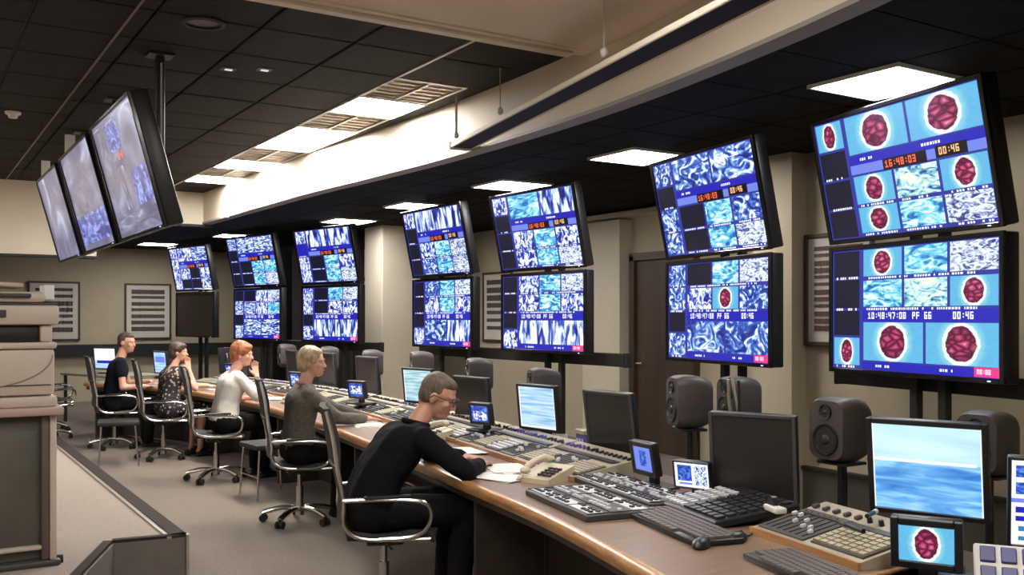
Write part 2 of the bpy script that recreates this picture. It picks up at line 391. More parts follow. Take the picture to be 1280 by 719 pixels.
# ---- lower ceiling: near-black tiles
cl2 = struct('ceiling_low', MB().box((5.8, 8, ZL + .10), (3.7, 20, .05)).box((1.6, 16.9, ZL + .10), (7.4, 5.9, .05)), M_bar)
na = 29; p = .655; LOWL = [(4.68, 3.43), (5.12, 6.1), (5.16, 8.1), (5.16, 10.2), (5.18, 12.3), (4.57, 15.5), (3.9, 18.0)]
def clear(c, wx, wy):
    return all(abs(c[0] - lx) > (wx + .6) / 2 - .02 or abs(c[1] - ly) > (wy + .6) / 2 - .02 for lx, ly in LOWL)
proto = None; cnt = 0
for j in range(na):
    a0 = .7 + j * p; a1 = a0 + p - .012
    if a0 < 13.6:
        x = max(S(a0), S(a1))
        poly = [(S(a0), a0), (4.37, a0), (4.37, a1), (S(a1), a1)]
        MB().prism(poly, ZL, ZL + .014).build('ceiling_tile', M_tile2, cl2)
    for i in range(-3 if a0 > 13.6 else 0, 5):
        c = (4.38 + .655 * (i + .5), (a0 + a1) / 2, ZL + .007)
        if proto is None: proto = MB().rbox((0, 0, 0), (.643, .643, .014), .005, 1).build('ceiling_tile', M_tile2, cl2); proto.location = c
        else:
            t = proto.copy(); COL.objects.link(t); t.location = c
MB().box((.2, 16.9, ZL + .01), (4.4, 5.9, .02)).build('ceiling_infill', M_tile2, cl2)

# ---- curved soffit between the two ceilings: face, lip, underside
N = 44; rows_ = []
for k in range(N + 1):
    a = .5 + (13.8 - .5) * k / N; x = S(a)
    rows_.append([(x - .10, a, ZL + .0), (x - .10, a, ZH + .06), (x, a, ZH + .06), (x, a, ZL)])
struct('soffit_fascia', MB().sweep(rows_), M_cream, angle=30)
rows_ = []
for k in range(N + 1):
    a = .5 + (13.8 - .5) * k / N; x = S(a)
    rows_.append([(x - .115, a, ZL - .012), (x - .115, a, ZL + .012), (x + .01, a, ZL + .004), (x + .01, a, ZL - .016)])
struct('soffit_lip', MB().sweep(rows_), mat('grey_soffit_underside', (.26, .23, .21), .6), angle=30)
# ---- tan lower bulkhead ceiling over the near part, with moulding
b = MB(); A = [(.5 + (5.05 - .5) * k / 12) for k in range(13)]
poly = [(-2, .5)] + [(-2, 5.05)] + [(S(a) - .1, a) for a in reversed(A)]
b.prism(poly, ZH - .05, ZH + .08); b.prism([(-2, -1.5), (-2, .5), (S(.5) - .1, .5), (7.6, .5), (7.6, -1.5)], ZH - .05, ZH + .08)
struct('ceiling_near', b, M_tan)
struct('trim_6', MB().rbox((.82, 5.03, ZH - .06), (5.66, .075, .03), .01, 2).box((.82, 4.93, ZH - .055), (5.6, .03, .012)), M_trim)
# ---- far bulkhead (lower on the left)
struct('bulkhead_far', MB().box((.1, 13.82, 2.885), (4.2, .14, .95)), M_cream)
struct('bulkhead_far_side', MB().box((2.95, 13.8, 3.13), (1.5, .1, .46)), M_cream)
struct('trim_7', MB().box((2.95, 13.78, 2.89), (1.5, .16, .03)).box((.1, 13.82, 2.40), (4.2, .18, .03)), M_blackm)

# ---- vents in the lit strip
vp = None
for q, (i, j) in enumerate(sorted(VENT, key=lambda t: t[1])):
    c = ((cols[i] + cols[i + 1]) / 2, (rows[j] + rows[j + 1]) / 2, ZH - .002); d = rows[j + 1] - rows[j]
    lab = ['air vent tile nearest the camera in the lit ceiling strip', 'second air vent tile, just beyond the nearest lit ceiling panel',
           'third air vent tile, beyond the double lit ceiling panel', 'farthest air vent tile of the lit ceiling strip'][q]
    t = thing('ceiling_vent', lab, 'vent', c, 0, 'air vents between the upper ceiling lights')
    f = MB()
    for s_ in (-1, 1): f.box((s_ * .285, 0, 0), (.03, d - .01, .016)); f.box((0, s_ * (d / 2 - .02), 0), (.54, .03, .016))
    f.box((0, 0, 0), (.025, d - .05, .016)); f.build('frame', M_barl, t)
    for k in range(2):
        for h in range(6): MB().box((-.143 + .286 * k, -d / 2 + .07 + h * (d - .14) / 5, .004), (.25, .035, .004), Matrix.Rotation(0, 4, 'X')).build('slat', M_vent, t)
    MB().box((0, 0, .016), (.56, d - .03, .004)).build('backing', M_tan, t)
# ---- light panels
def light(c, d, lab, grp, z):
    t = thing('ceiling_light', lab, 'light', (c[0], c[1], z), 0, grp); up_ = 'bright panels' in grp
    f = MB()
    for s_ in (-1, 1): f.box((s_ * .293, 0, .0), (.018, d, .02)); f.box((0, s_ * (d / 2 - .009), .0), (.568, .018, .02))
    f.build('frame', M_white, t)
    MB().box((0, 0, .004), (.568, d - .036, .006)).build('diffuser', M_diffh if up_ else M_diff, t)
    MB().box((0, 0, .03), (.58, d - .02, .04)).build('housing', M_white, t)
for q, (i, j) in enumerate(sorted(LIT, key=lambda t: t[1])):
    light(((cols[i] + cols[i + 1]) / 2, (rows[j] + rows[j + 1]) / 2), rows[j + 1] - rows[j] - .01,
          ['bright square light panel nearest the camera in the upper ceiling', 'nearer half of the double bright light panel in the upper ceiling',
           'farther half of the double bright light panel in the upper ceiling', 'bright light panel beyond the double one in the upper ceiling',
           'farthest bright light panel of the upper ceiling'][q], 'bright panels in the upper ceiling', ZH - .004)
for q, (x, y) in enumerate(LOWL):
    light((x, y), .6, ['large square light panel above the screens with red gem pictures', 'square light panel left of the second screen stack, near the brown door',
        'square light panel above the third screen stack', 'square light panel above the fourth screen stack', 'flat bright light panel right of the pale pillar side, above the fifth screen stack',
        'thin-looking bright light panel above the sixth screen stack', 'farthest light panel, a thin bright strip near the far wall'][q], 'square lights in the low black ceiling', ZL - .01)
# square lights added out of frame to raise the general brightness
for (x, y, z, lab) in ((0.2, 2.6, ZH - .065, 'added unseen light in the tan ceiling over the front of the platform'), (1.9, .9, ZH - .065, 'added unseen light in the tan ceiling above the camera'),
                    (2.0, 3.3, ZH - .065, 'added unseen light in the tan ceiling above the first chair row'), (-1.0, .9, ZH - .065, 'added unseen light in the tan ceiling by the left wall')):
    light((x, y), .6, lab, 'added unseen lights in the tan ceiling', z)
for (x, y, lab) in ((-.9, 7.4, 'added unseen light above the platform near the copier'), (-.9, 10.2, 'added unseen light above the middle of the platform'), (-.9, 12.6, 'added unseen light above the far part of the platform')):
    light((x, y), .6, lab, 'added unseen lights above the platform', ZH - .012)  # added left of the view for more ambient light

# ---- small ceiling fittings
t = thing('smoke_detector', 'small round white smoke detector on the dark ceiling at far left', 'detector', (.81, 9.2, ZH - .006))
MB().cyl((0, 0, 0), (0, 0, -.02), .065, .06, 20).build('base', M_white, t, angle=40)
MB().cyl((0, 0, -.02), (0, 0, -.05), .045, .035, 20).build('sensor', M_white, t, angle=40)
t = thing('recessed_downlight', 'dim oval recessed downlight near the top edge of the dark ceiling', 'light', (1.52, 5.8, ZH - .008))
b = MB(); ring = [[(math.cos(a) * r, math.sin(a) * r, z) for (r, z) in ((.10, .0), (.13, .0), (.13, -.008), (.10, -.012))] for a in [2 * math.pi * k / 24 for k in range(25)]]
b.sweep(ring); b.build('trim_ring', M_blackm, t); MB().cyl((0, 0, .0), (0, 0, .004), .1, .1, 24).build('lens', mat('dim_lens', (.05, .045, .04), .3), t)
for k, (x, lab) in enumerate(((1.95, 'left one of two tiny square spot lamps in the dark ceiling'), (2.17, 'right one of two tiny square spot lamps in the dark ceiling'))):
    t = thing('ceiling_spot', lab, 'light', (x, 6.78 - .12 * k, ZH - .006), 0, 'tiny spot lamps in the dark ceiling')
    MB().rbox((0, 0, 0), (.11, .11, .012), .004, 1).build('frame', M_bar, t); MB().box((0, 0, -.008), (.05, .03, .006)).build('lamp', mat('small_lamp', (.9, .9, .95), .4, emit=.6), t)
t = thing('ceiling_spot', 'small white spot lamp under the far end of the curved soffit', 'light', (3.62, 12.6, ZL + .03), 0)
MB().ell((0, 0, 0), (.06, .06, .05)).build('shade', M_white, t, smooth=True); MB().ell((-.02, -.03, -.02), (.035, .035, .03)).build('bulb', M_knob, t, smooth=True)

# ---- long suspended light trough with hanging wires
t = thing('suspended_trough', 'long straight cream and black light trough hung on wires below the soffit', 'light trough', (3.65, 6.62, ZL))
P0, P1 = Vector((0, 0, 0)), Vector((2.52 - 3.65, .7 - 6.62, 0)); ax = (P1 - P0).normalized(); sd = Vector((-ax.y, ax.x, 0)); L = (P1 - P0).length
TM = Matrix((( sd.x, ax.x, 0, 0), (sd.y, ax.y, 0, 0), (0, 0, 1, 0), (0, 0, 0, 1)))
MB().rbox((-.0, L / 2, .02), (.016, L, .035), .004, 1, TM).build('inner_rail', M_cream, t)
MB().rbox((.17, L / 2, .012), (.016, L, .02), .004, 1, TM).build('outer_rail', M_cream, t)
MB().box((.085, L / 2, .012), (.15, L, .012), TM).build('dark_reflector', mat('trough_inside', (.022, .016, .03), .7, spec=.2), t)
for k in range(7): MB().box((.085, .25 + k * .95, .03), (.15, .02, .018), TM).build('cross_bar', M_vent, t)
MB().box((.085, .0, .02), (.2, .02, .06), TM).build('end_cap', M_cream, t)
for s_, lab in ((.10, 'a'), (1.05, 'b'), (2.6, 'c'), (4.3, 'd')):
    p_ = TM @ Vector((0.01, s_, 0)); MB().cyl((p_.x, p_.y, .06), (p_.x, p_.y, ZH - ZL - .05), .011 if lab == 'a' else .004, n=6).build('hanging_wire', M_barl, t)
    MB().ell((p_.x, p_.y, .085), (.022, .022, .028)).build('wire_clamp', M_white, t, smooth=True)

# ================================================================ DISPLAYS
def screen_mesh(W, H, layout, name, parent, x):
    """layout: (u0,v0,u1,v1,kind) in 0..1 from the top left as seen, or (u,v,h,'text',string,colour)"""
    kinds = ['bg']; me_v = []; me_f = []; mi = []; uvs = []; sds = []
    def quad(u0, v0, u1, v1, kind, lift):
        if kind not in kinds: kinds.append(kind)
        k = len(me_v); X = x - lift
        for (u, v) in ((u0, v1), (u1, v1), (u1, v0), (u0, v0)): me_v.append((X, W / 2 - u * W, H / 2 - v * H))
        me_f.append((k, k + 1, k + 2, k + 3)); mi.append(kinds.index(kind))
        uvs.extend(((0, 0), (1, 0), (1, 1), (0, 1))); s_ = (random.random() * 40, random.random() * 40); sds.extend([s_] * 4)
    LF = [.0008]
    quad(0, 0, 1, 1, 'bg', 0)
    for it in layout:
        if it[3] == 'text':
            u, v, h, _, txt, col = it; ph = h / 5; pw = ph * H / W * .95
            for c in txt:
                g = FONT.get(c, FONT['8'])
                for r_ in range(5):
                    for q in range(3):
                        if g[r_ * 3 + q] == '1': quad(u + q * pw, v + r_ * ph, u + (q + 1) * pw, v + (r_ + 1) * ph, col, .0026)
                u += pw * (4 if c != ':' else 3.4)
        elif it[3] == 'marks':       # unreadable small captions
            u, v, u1, _, h, col = it; q = u
            while q < u1:
                wq = random.uniform(.006, .014)
                if random.random() < .75: quad(q, v, q + wq, v + h, col, .0026)
                q += wq + .005
        else: LF[0] += 2e-5; quad(*it, LF[0])
    me = bpy.data.meshes.new(name); me.from_pydata(me_v, [], me_f)
    for k in kinds: me.materials.append(TILES[k]())
    for p_, i in zip(me.polygons, mi): p_.material_index = i
    a = me.uv_layers.new(name='uv'); c = me.uv_layers.new(name='seed')
    for i in range(len(uvs)): a.data[i].uv = uvs[i]; c.data[i].uv = sds[i]
    o = bpy.data.objects.new(name, me); COL.objects.link(o); o.parent = parent; return o
def g_(u0, v0, u1, v1, k, gap=.008): return (u0 + gap, v0 + gap, u1 - gap, v1 - gap, k)
def upper_layout(left, big, r1, r2, clock=True, gx=True):
    L = []; lh = [0, .25, .5, .75, 1]
    for i, k in enumerate(left): L.append(g_(.0, lh[i], .2, lh[i + 1], k, .01))
    if gx:
        L += [g_(.21, 0, .6, .325, big[0]), g_(.6, 0, 1, .325, big[1])]
        L += [(.21, .33, 1, .405, 'bar'), (.21, .405, 1, .48, 'lav'), (.42, .40, .68, .49, 'black'), (.73, .39, .90, .48, 'black')]
        L += [(.435, .415, .058, 'text', '16:48:03', 'red'), (.75, .405, .055, 'text', '00:46', 'amber')]
        L += [(.27, .355, .36, 'marks', .022, 'white'), (.66, .35, .76, 'marks', .022, 'white')]
    for i, k in enumerate(r1): L.append(g_(.21 + i * .263, .49, .21 + (i + 1) * .263, .735, k))
    for i, k in enumerate(r2): L.append(g_(.21 + i * .263, .75, .21 + (i + 1) * .263, .975, k))
    for v in (.735, .975): L += [(.24 + .263 * i, v, .24 + .263 * i + .2, 'marks', .016, 'white') for i in range(3)]
    L += [(.03, .475, .15, 'marks', .018, 'white'), (.03, .735, .17, 'marks', .018, 'white')]
    return L
def lower_layout(left, big, r1, r2):
    L = []; lh = [0, .24, .5, .73, .98]
    for i, k in enumerate(left): L.append(g_(.0, lh[i], .2, lh[i + 1], k, .01))
    for i, k in enumerate(r1): L.append(g_(.21 + i * .263, .0, .21 + (i + 1) * .263, .235, k))
    for i, k in enumerate(r2): L.append(g_(.21 + i * .263, .255, .21 + (i + 1) * .263, .49, k))
    L += [(.21, .50, 1, .60, 'bar'), (.25, .525, .055, 'text', '10:48:47:08', 'white'), (.53, .525, .055, 'text', 'PF 66', 'white'), (.76, .525, .055, 'text', '00:46', 'white')]
    L += [g_(.21, .60, .60, .93, big[0]), g_(.60, .60, 1, .93, big[1]), (.21, .935, 1, 1, 'bar'), (.87, .925, .995, .995, 'pink'), (.885, .94, .035, 'text', '00:00', 'white')]
    L += [(.03, .225, .17, 'marks', .02, 'white'), (.03, .49, .17, 'marks', .02, 'white'), (.24, .235, .9, 'marks', .016, 'white'), (.24, .49, .9, 'marks', .018, 'white'), (.3, .955, .4, 'marks', .02, 'white'), (.66, .955, .76, 'marks', .02, 'white'), (.03, .975, .15, 'marks', .018, 'white')]
    return L
def display(lab, loc, rz, tilt, layout, off=None, W=1.30, H=.73, name='wall_display', grp='stacked video wall displays', fr=.028, dep=.10):
    t = thing(name, lab, 'screen', loc, rz, grp, -tilt)
    MB().rbox((dep / 2 + .004, 0, 0), (dep - .01, W + 2 * fr - .004, H + 2 * fr - .004), .012, 2).rbox((dep + .02, 0, -.03), (.06, W * .6, H * .55), .02, 1).build('housing', M_black, t, angle=40)
    f = MB()
    for s_ in (-1, 1):
        f.rbox((-.004, s_ * (W / 2 + fr / 2), 0), (.026, fr, H + 2 * fr), .004, 1); f.rbox((-.004, 0, s_ * (H / 2 + fr / 2)), (.026, W, fr), .004, 1)
    f.build('bezel', M_bezel, t)
    if off: MB().box((-.001, 0, 0), (.004, W, H)).build('screen', off, t)
    else: screen_mesh(W, H, layout, 'screen', t, -.004)
    MB().box((-.018, -W / 2 + .06, -H / 2 - fr / 2), (.003, .02, .006)).build('power_light', mat('led', (.5, .6, .9), .4, emit=1.5), t)
    return t
D_, G_, CR, SC, FI, SP, PI_, CY, RO = 'dark', 'gem', 'crowd', 'scene', 'field', 'speck', 'pillars', 'cyan', 'rows'
TOW = [(4.87, 3.42, 12.5), (5.09, 5.19, 10.6), (5.26, 7.72, -2.8), (5.13, 9.53, -1), (4.98, 12.48, -13), (4.55, 14.32, -12.6), (4.31, 17.02, -13)]
LAY = [
 (upper_layout([G_, D_, D_, D_], [G_, G_], [G_, FI, G_], [G_, CY, SP]), lower_layout([D_, D_, D_, G_], [G_, G_], [G_, CY, SP], [CY, FI, G_])),
 (upper_layout([SC, D_, SC, SC], [SC, SC], [D_, CY, SC], [D_, CY, SP]), lower_layout([SC, SC, D_, SC], [SC, SC], [D_, CY, SP], [CR, G_, SC])),
 (upper_layout([CR, D_, D_, D_], [CY, PI_], [CR, CY, CR], [CR, CY, SP]), lower_layout([D_, D_, D_, CR], [PI_, PI_], [CR, CY, SP], [CR, CY, CR])),
 (upper_layout([CR, D_, D_, D_], [PI_, PI_], [CR, CY, SP], [SC, CY, SP]), lower_layout([D_, D_, D_, CR], [SC, PI_], [SC, CY, SP], [CR, CY, CR])),
 (upper_layout([CR, 'bar', CR, CR], [PI_, PI_], [D_, CY, CR], [D_, CY, SP]), lower_layout([CR, CR, D_, CR], [PI_, PI_], [D_, CY, SP], [D_, CR, CR])),
 (upper_layout([RO, D_, D_, D_], [RO, RO], [D_, CY, CY], [D_, CY, SP]), lower_layout([D_, RO, D_, RO], [RO, RO], [D_, CR, SP], [RO, CR, CY])),
 (upper_layout([CR, CR, CR, CR], [CR, RO], [CR, D_, CR], [D_, D_, CR]), None)]
NM = ['first screen stack from the right, showing red gem pictures', 'second screen stack, in front of the brown door', 'third screen stack from the right', 'fourth screen stack, just right of the pale pillar',
      'fifth screen stack, just left of the pale pillar', 'sixth screen stack from the right', 'farthest screen stack, next to the far wall']
for k, (x, y, rot) in enumerate(TOW):
    rz = -R(rot); c, s_ = math.cos(rz), math.sin(rz)
    up, lo = LAY[k]
    display('lower display of the ' + NM[k], (x, y, 1.65), rz, 0, lo, M_offb if lo is None else None)
    off = .075
    display('upper tilted display of the ' + NM[k], (x - c * off, y - s_ * off, 2.448), rz, R(11.7), up)
    # stand behind each stack
    t = thing('screen_stand', 'black post stand carrying the ' + NM[k], 'stand', (x + c * .17, y + s_ * .17, 0), rz, 'black stands behind the screens')
    for s2, yy in ((-1, -.10), (1, .12)) if k != 3 else ((-1, -.3), (1, .3)):
        MB().rbox((0, yy, 1.2), (.05, .06, 2.4), .004, 1).build('post', M_blackm, t)
    MB().rbox((0, 0, .02), (.5, .6, .03), .005, 1).build('foot_plate', M_blackm, t)
    MB().rbox((-.02, 0, 1.7), (.03, .5, .4), .004, 1).build('mounting_plate', M_blackm, t)
    MB().rbox((.03, 0, 2.35), (.05, .4, .35), .004, 1).build('mounting_plate', M_blackm, t)
# black cable rails under the displays
def rail(lab, p, q, z0, z1):
    p, q = Vector(p), Vector(q); d = q - p; rz = math.atan2(d.y, d.x)
    t = thing('cable_rail', lab, 'rail', (p.x, p.y, z0), rz, 'black rails under the displays')
    MB().rbox((d.length / 2, 0, (z1 - z0) / 2), (d.length, .08, z1 - z0), .006, 1).build('channel', M_blackm, t)
    for k in (.02, d.length - .02): MB().box((k, 0, (z1 - z0) / 2), (.01, .09, z1 - z0 + .01)).build('end_cap', M_black, t)
rail('black horizontal rail under the gem picture screens', (4.84, 1.85), (5.26, 4.22), 1.165, 1.275)
rail('black horizontal rail under the third and fourth screen stacks', (5.55, 6.75), (5.38, 10.5), 1.15, 1.27)
rail('black horizontal rail under the fifth and sixth screen stacks', (5.45, 11.8), (4.60, 15.3), 1.14, 1.26)
# dark equipment cabinets between the far stacks
def cab(lab, x, y, rz, w_, h_, z=0.0, m=M_blackm):
    t = thing('equipment_cabinet', lab, 'cabinet', (x, y, z), rz)
    MB().rbox((.25, 0, h_ / 2), (.5, w_, h_), .01, 1).build('body', m, t)
    MB().rbox((-.005, 0, h_ / 2), (.02, w_ - .06, h_ - .08), .004, 1).build('door', M_grey, t)
    MB().rbox((-.02, w_ / 2 - .07, h_ * .5), (.02, .015, .12), .004, 1).build('handle', M_chrome, t)
cab('tall black equipment cabinet between the sixth and the farthest screen stack', 5.0, 16.0, R(12), .9, 2.75)
cab('tall black equipment cabinet between the fifth and sixth screen stacks', 5.25, 13.85, R(12), .55, 2.8)

# ---- three hanging screens over the platform edge
for k, (y, lay) in enumerate(((6.66, [g_(.08, .06, .3, .45, 'glare'), g_(.3, .05, .6, .3, 'glareb'), g_(.62, .5, .97, .8, 'glareb'), g_(.35, .42, .5, .8, 'glare'), g_(0, .82, 1, 1, 'glare'), (.0, 0, 1, .04, 'glare'), (.45, .32, .055, 'text', '16:48', 'red')]),
                              (8.22, [g_(0, 0, 1, .62, 'glare'), g_(0, .64, 1, .95, 'glareb')]), (9.83, [g_(0, 0, 1, 1, 'glare')]))):
    W_ = (1.30, 1.33, 1.30)[k]
    # facing the platform (-x), leaning out at the top
    lab = ['nearest of the three large screens hanging over the platform', 'middle of the three large screens hanging over the platform', 'farthest of the three large screens hanging over the platform'][k]
    base = [(0, 0, 1, 1, 'glare')] + lay
    t = display(lab, (1.245, y, 2.545), 0, R(15), base, W=W_, H=.78, name='hanging_display', grp='large screens hanging over the platform', fr=.022, dep=.11)
    t2 = thing('ceiling_mount', ['black ceiling pole holding the nearest hanging screen', 'black ceiling pole holding the middle hanging screen', 'black ceiling pole holding the farthest hanging screen'][k], 'mount', (1.46, y, ZH), 0, 'ceiling poles of the hanging screens')
    MB().rbox((0, 0, -.4), (.05, .07, .8), .006, 1).build('pole', M_black, t2)
    MB().box((.0, -.038, -.33), (.012, .006, .52)).build('cable_cover', M_white, t2)
    MB().rbox((0, 0, -.012), (.16, .16, .02), .004, 1).build('ceiling_plate', M_black, t2)
    MB().rbox((-.06, 0, -.72), (.12, .3, .2), .008, 1).build('bracket', M_black, t2)
    if k: MB().rbox((-.24, .72, -.30), (.08, .02, .2), .003, 1).build('bracket_plate', M_white, t2)

# ================================================================ PICTURES ON WALLS
def picture(lab, loc, rz, w_, h_, seed, red=False):
    t = thing('framed_picture', lab, 'picture', loc, rz)
    f = MB()
    for s_ in (-1, 1): f.rbox((0, s_ * w_ / 2, 0), (.03, .035, h_ + .035), .005, 1); f.rbox((0, 0, s_ * h_ / 2), (.03, w_, .035), .005, 1)
    f.build('frame', M_frame, t); MB().box((.006, 0, 0), (.006, w_, h_)).build('mat_board', mat('picture_mat', (.72, .66, .57), .7), t)
    rnd = random.Random(seed); b = MB(); n_ = 12 if red else 7
    for i in range(n_):
        z = h_ * .40 - i * h_ * .8 / n_; hh = h_ * .8 / n_ * rnd.choice((.45, .6, .7))
        b.box((0, 0, z - hh / 2), (.006, w_ * .74, hh))
        for q in range(9): b.box((-.003, -w_ * .35 + q * w_ * .7 / 8, z - hh / 2), (.004, w_ * .03, hh * rnd.uniform(.6, 1.2)))
    b.build('printed_rows', mat('printed_dark_red', (.12, .045, .04), .6) if red else mat('printed_dark_brown', (.07, .055, .05), .6), t)
    MB().box((-.004, 0, 0), (.002, w_, h_)).build('glass', mat('picture_glass', (.8, .8, .8), .05, alpha=.08), t)
# far wall pictures face -y: local -x -> -y  => rz = 90 deg
picture('framed print on the far wall, the left one above the copier corner', (2.43, 19.77, 1.72), R(90), .86, 1.08, 3)
picture('framed print on the far wall, the right one beside the farthest screens', (4.11, 19.77, 1.72), R(90), .84, 1.06, 5)
picture('framed print on the pillar wall between the third and fourth screen stacks', (7.57, 12.3, 1.76), 0, .8, 1.02, 9)
picture('red-brown poster on the right wall beside the gem picture screens', (6.17, 4.95, 1.82), 0, .62, .86, 11, True)
picture('small framed print half hidden behind the copier lid', (1.1, 19.77, 1.66), R(90), .8, .9, 13)

# ================================================================ DESK
DF = [(1.0, 1.55), (1.8, 1.90), (2.42, 2.09), (3.4, 2.32), (4.4, 2.46), (5.4, 2.60), (6.4, 2.73), (8, 2.90), (9.3, 2.96), (10.6, 2.90), (11.8, 2.72), (12.8, 2.42), (13.6, 2.02)]
F = lambda a: spline(DF, a)
def dF(a): return (F(a + .05) - F(a - .05)) / .1
def frame_at(a, depth):                       # point on the desk: depth behind the front edge, and the turn of the desk there
    s_ = dF(a); n_ = Vector((1, -s_, 0)).normalized(); p_ = Vector((F(a), a, 0)) + n_ * depth
    return p_, -math.atan(s_)
ZD = .755
desk = thing('control_desk', 'long curved wood-topped control desk running the length of the room', 'desk', (F(6), 6, 0))
off_ = Vector((-F(6), -6, 0))
AS = [2.02 + (13.6 - 2.02) * k / 60 for k in range(61)]
def band(d0, d1, z0, z1, aa, name, m, par=desk, ang=30):
    rr = []
    for a in aa:
        p0, p1 = frame_at(a, d0)[0], frame_at(a, d1)[0]
        if a == AS[0]: p0.y = p1.y = a
        p0 = p0 + off_; p1 = p1 + off_
        rr.append([(p0.x, p0.y, z0), (p1.x, p1.y, z0), (p1.x, p1.y, z1), (p0.x, p0.y, z1)])
    return MB().sweep(rr).build(name, m, par, angle=ang)
band(.035, 1.06, ZD - .035, ZD, AS, 'desktop', M_desk)
rr = []
for a in AS:
    p_, th = frame_at(a, 0); p_ += off_; n_ = Vector((math.cos(th), math.sin(th), 0)); row = []
    for (d, z) in ((.035, ZD), (.012, ZD), (.0, ZD - .012), (-.004, ZD - .03), (.004, ZD - .055), (.035, ZD - .058)):
        q = p_ + n_ * d; row.append((q.x, q.y, z))
    rr.append(row)
MB().sweep(rr).build('front_nosing', M_nose, desk, angle=50)
band(.04, .07, ZD - .10, ZD - .058, AS, 'nosing_rail', M_panel)  # dark rail under the nosing, in the front panel colour
step = 1.16
for k in range(10):
    a0 = AS[0] + k * step; aa = [a0 + (step - .012) * q / 5 for q in range(6)]
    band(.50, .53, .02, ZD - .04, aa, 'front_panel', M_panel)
for a in (AS[0] + .02, 4.4, 6.7, 9.0, 11.3, 13.5):
    p_, th = frame_at(a, .55); p_ += off_
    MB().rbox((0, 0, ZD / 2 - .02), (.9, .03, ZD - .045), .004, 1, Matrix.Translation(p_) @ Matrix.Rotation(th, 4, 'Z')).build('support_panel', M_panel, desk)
MB().rbox((F(2.02) + .53 + off_.x, 2.005 + off_.y, ZD - .02), (1.02, .02, .06), .004, 1).build('end_strip', M_nose, desk)

def at(a, d, z=ZD):
    p_, th = frame_at(a, d); return (p_.x, p_.y, z), th
def keys(b, x0, x1, y0, y1, nx, ny, z, h, slope=0., fill=.78):
    dx = (x1 - x0) / nx; dy = (y1 - y0) / ny
    for i in range(nx):
        for j in range(ny):
            x = x0 + (i + .5) * dx; b.box((x, y0 + (j + .5) * dy, z + slope * x), (dx * fill, dy * fill, h))
    return b
# sloped cream consoles set along the back of the desk
def console(lab, a, ln, style, d0=.50, dep=.44, hf=.025, hb=.10, place=None):
    loc, th = place or at(a, d0); t = thing('control_console', lab, 'console', loc, th, 'sloped control consoles along the back of the desk')
    sl = (hb - hf) / dep; b = MB()
    b.add([(0, -ln / 2, 0), (0, ln / 2, 0), (0, ln / 2, hf), (0, -ln / 2, hf), (dep, -ln / 2, 0), (dep, ln / 2, 0), (dep, ln / 2, hb), (dep, -ln / 2, hb)],
          [(0, 1, 2, 3), (4, 7, 6, 5), (3, 2, 6, 7), (0, 4, 5, 1), (0, 3, 7, 4), (1, 5, 6, 2)]); b.build('body', M_cons, t)
    rnd = random.Random(int(a * 100))
    MB().box((.0, 0, hf / 2), (.014, ln + .004, hf + .006)).build('front_lip', M_nose, t)
    n_ = max(2, int(ln / .22)); w_ = ln / n_
    for k in range(n_):
        y = -ln / 2 + (k + .5) * w_; st = style[k % len(style)]
        M = Matrix.Translation((0, y, hf)) @ Matrix.Rotation(-math.atan(sl), 4, 'Y')
        if st == 'k':      # ivory keys
            MB().rbox((.12, 0, .003), (.18, w_ * .9, .008), .002, 1, M).build('key_plate', M_consd, t)
            b = MB(); 
            for i in range(6):
                for j in range(7): b.box((.05 + i * .028, -w_ * .38 + j * w_ * .127, .011), (.02, w_ * .1, .009), M)
            b.build('keys', M_ivory, t)['kind'] = 'stuff'
        elif st == 'b':
            MB().rbox((.12, 0, .003), (.2, w_ * .92, .01), .002, 1, M).build('key_plate', M_black, t)
            b = MB()
            for i in range(5):
                for j in range(6): b.box((.045 + i * .037, -w_ * .38 + j * w_ * .15, .013), (.022, w_ * .1, .01), M)
            b.build('keys', rnd.choice((M_keyw, M_grey)), t)['kind'] = 'stuff'
        elif st == 'f':    # faders
            MB().rbox((.14, 0, .003), (.24, w_ * .9, .008), .002, 1, M).build('fader_plate', M_grey, t)
            b = MB(); c = MB()
            for j in range(7):
                yy = -w_ * .36 + j * w_ * .12; b.box((.14, yy, .008), (.2, .004, .003), M)
                c.rbox((.08 + rnd.random() * .12, yy, .014), (.022, .012, .014), .002, 1, M)
            b.build('fader_slots', M_rub, t); c.build('fader_knobs', M_keyw, t)['kind'] = 'stuff'
        # rear strip with switches and knobs
        b = MB()
        for j in range(5):
            yy = -w_ * .4 + j * w_ * .2
            if rnd.random() < .5: b.rbox((dep * .82, yy, .008), (.03, .02, .014), .003, 1, M)
            else: b.cyl(M @ Vector((dep * .82, yy, 0)), M @ Vector((dep * .82, yy, .022)), .011, .009, 8)
        b.build('switches', rnd.choice((M_black, M_consd, M_purple)), t)['kind'] = 'stuff'
    MB().box((dep * .64, 0, hf + sl * dep * .64 + .004), (.05, ln * .9, .008), None).build('dark_groove', M_consd, t)
console('cream console with ivory keys at the near end of the desk', 2.42, .60, 'kfk', dep=.36, place=((2.75, 2.37, ZD), -R(11)))
console('cream console with switches behind the two mixer panels', 4.42, .74, 'kfk')
console('cream console behind the beige telephone', 5.26, .90, 'fbk')
console('cream console to the right of the man in black sweater', 6.19, .92, 'bkb')
console('cream console between the man in black and the blond woman', 7.13, .92, 'kbf')
console('cream console in front of the blond woman', 8.07, .92, 'bfk')
console('cream console between the blond and the red-haired woman', 9.01, .92, 'kbk')
console('cream console in front of the red-haired woman', 9.95, .92, 'fkb')
console('cream console beside the woman in the patterned dress', 10.89, .92, 'bkf')
console('cream console at the far end of the desk', 11.85, .92, 'kbk')

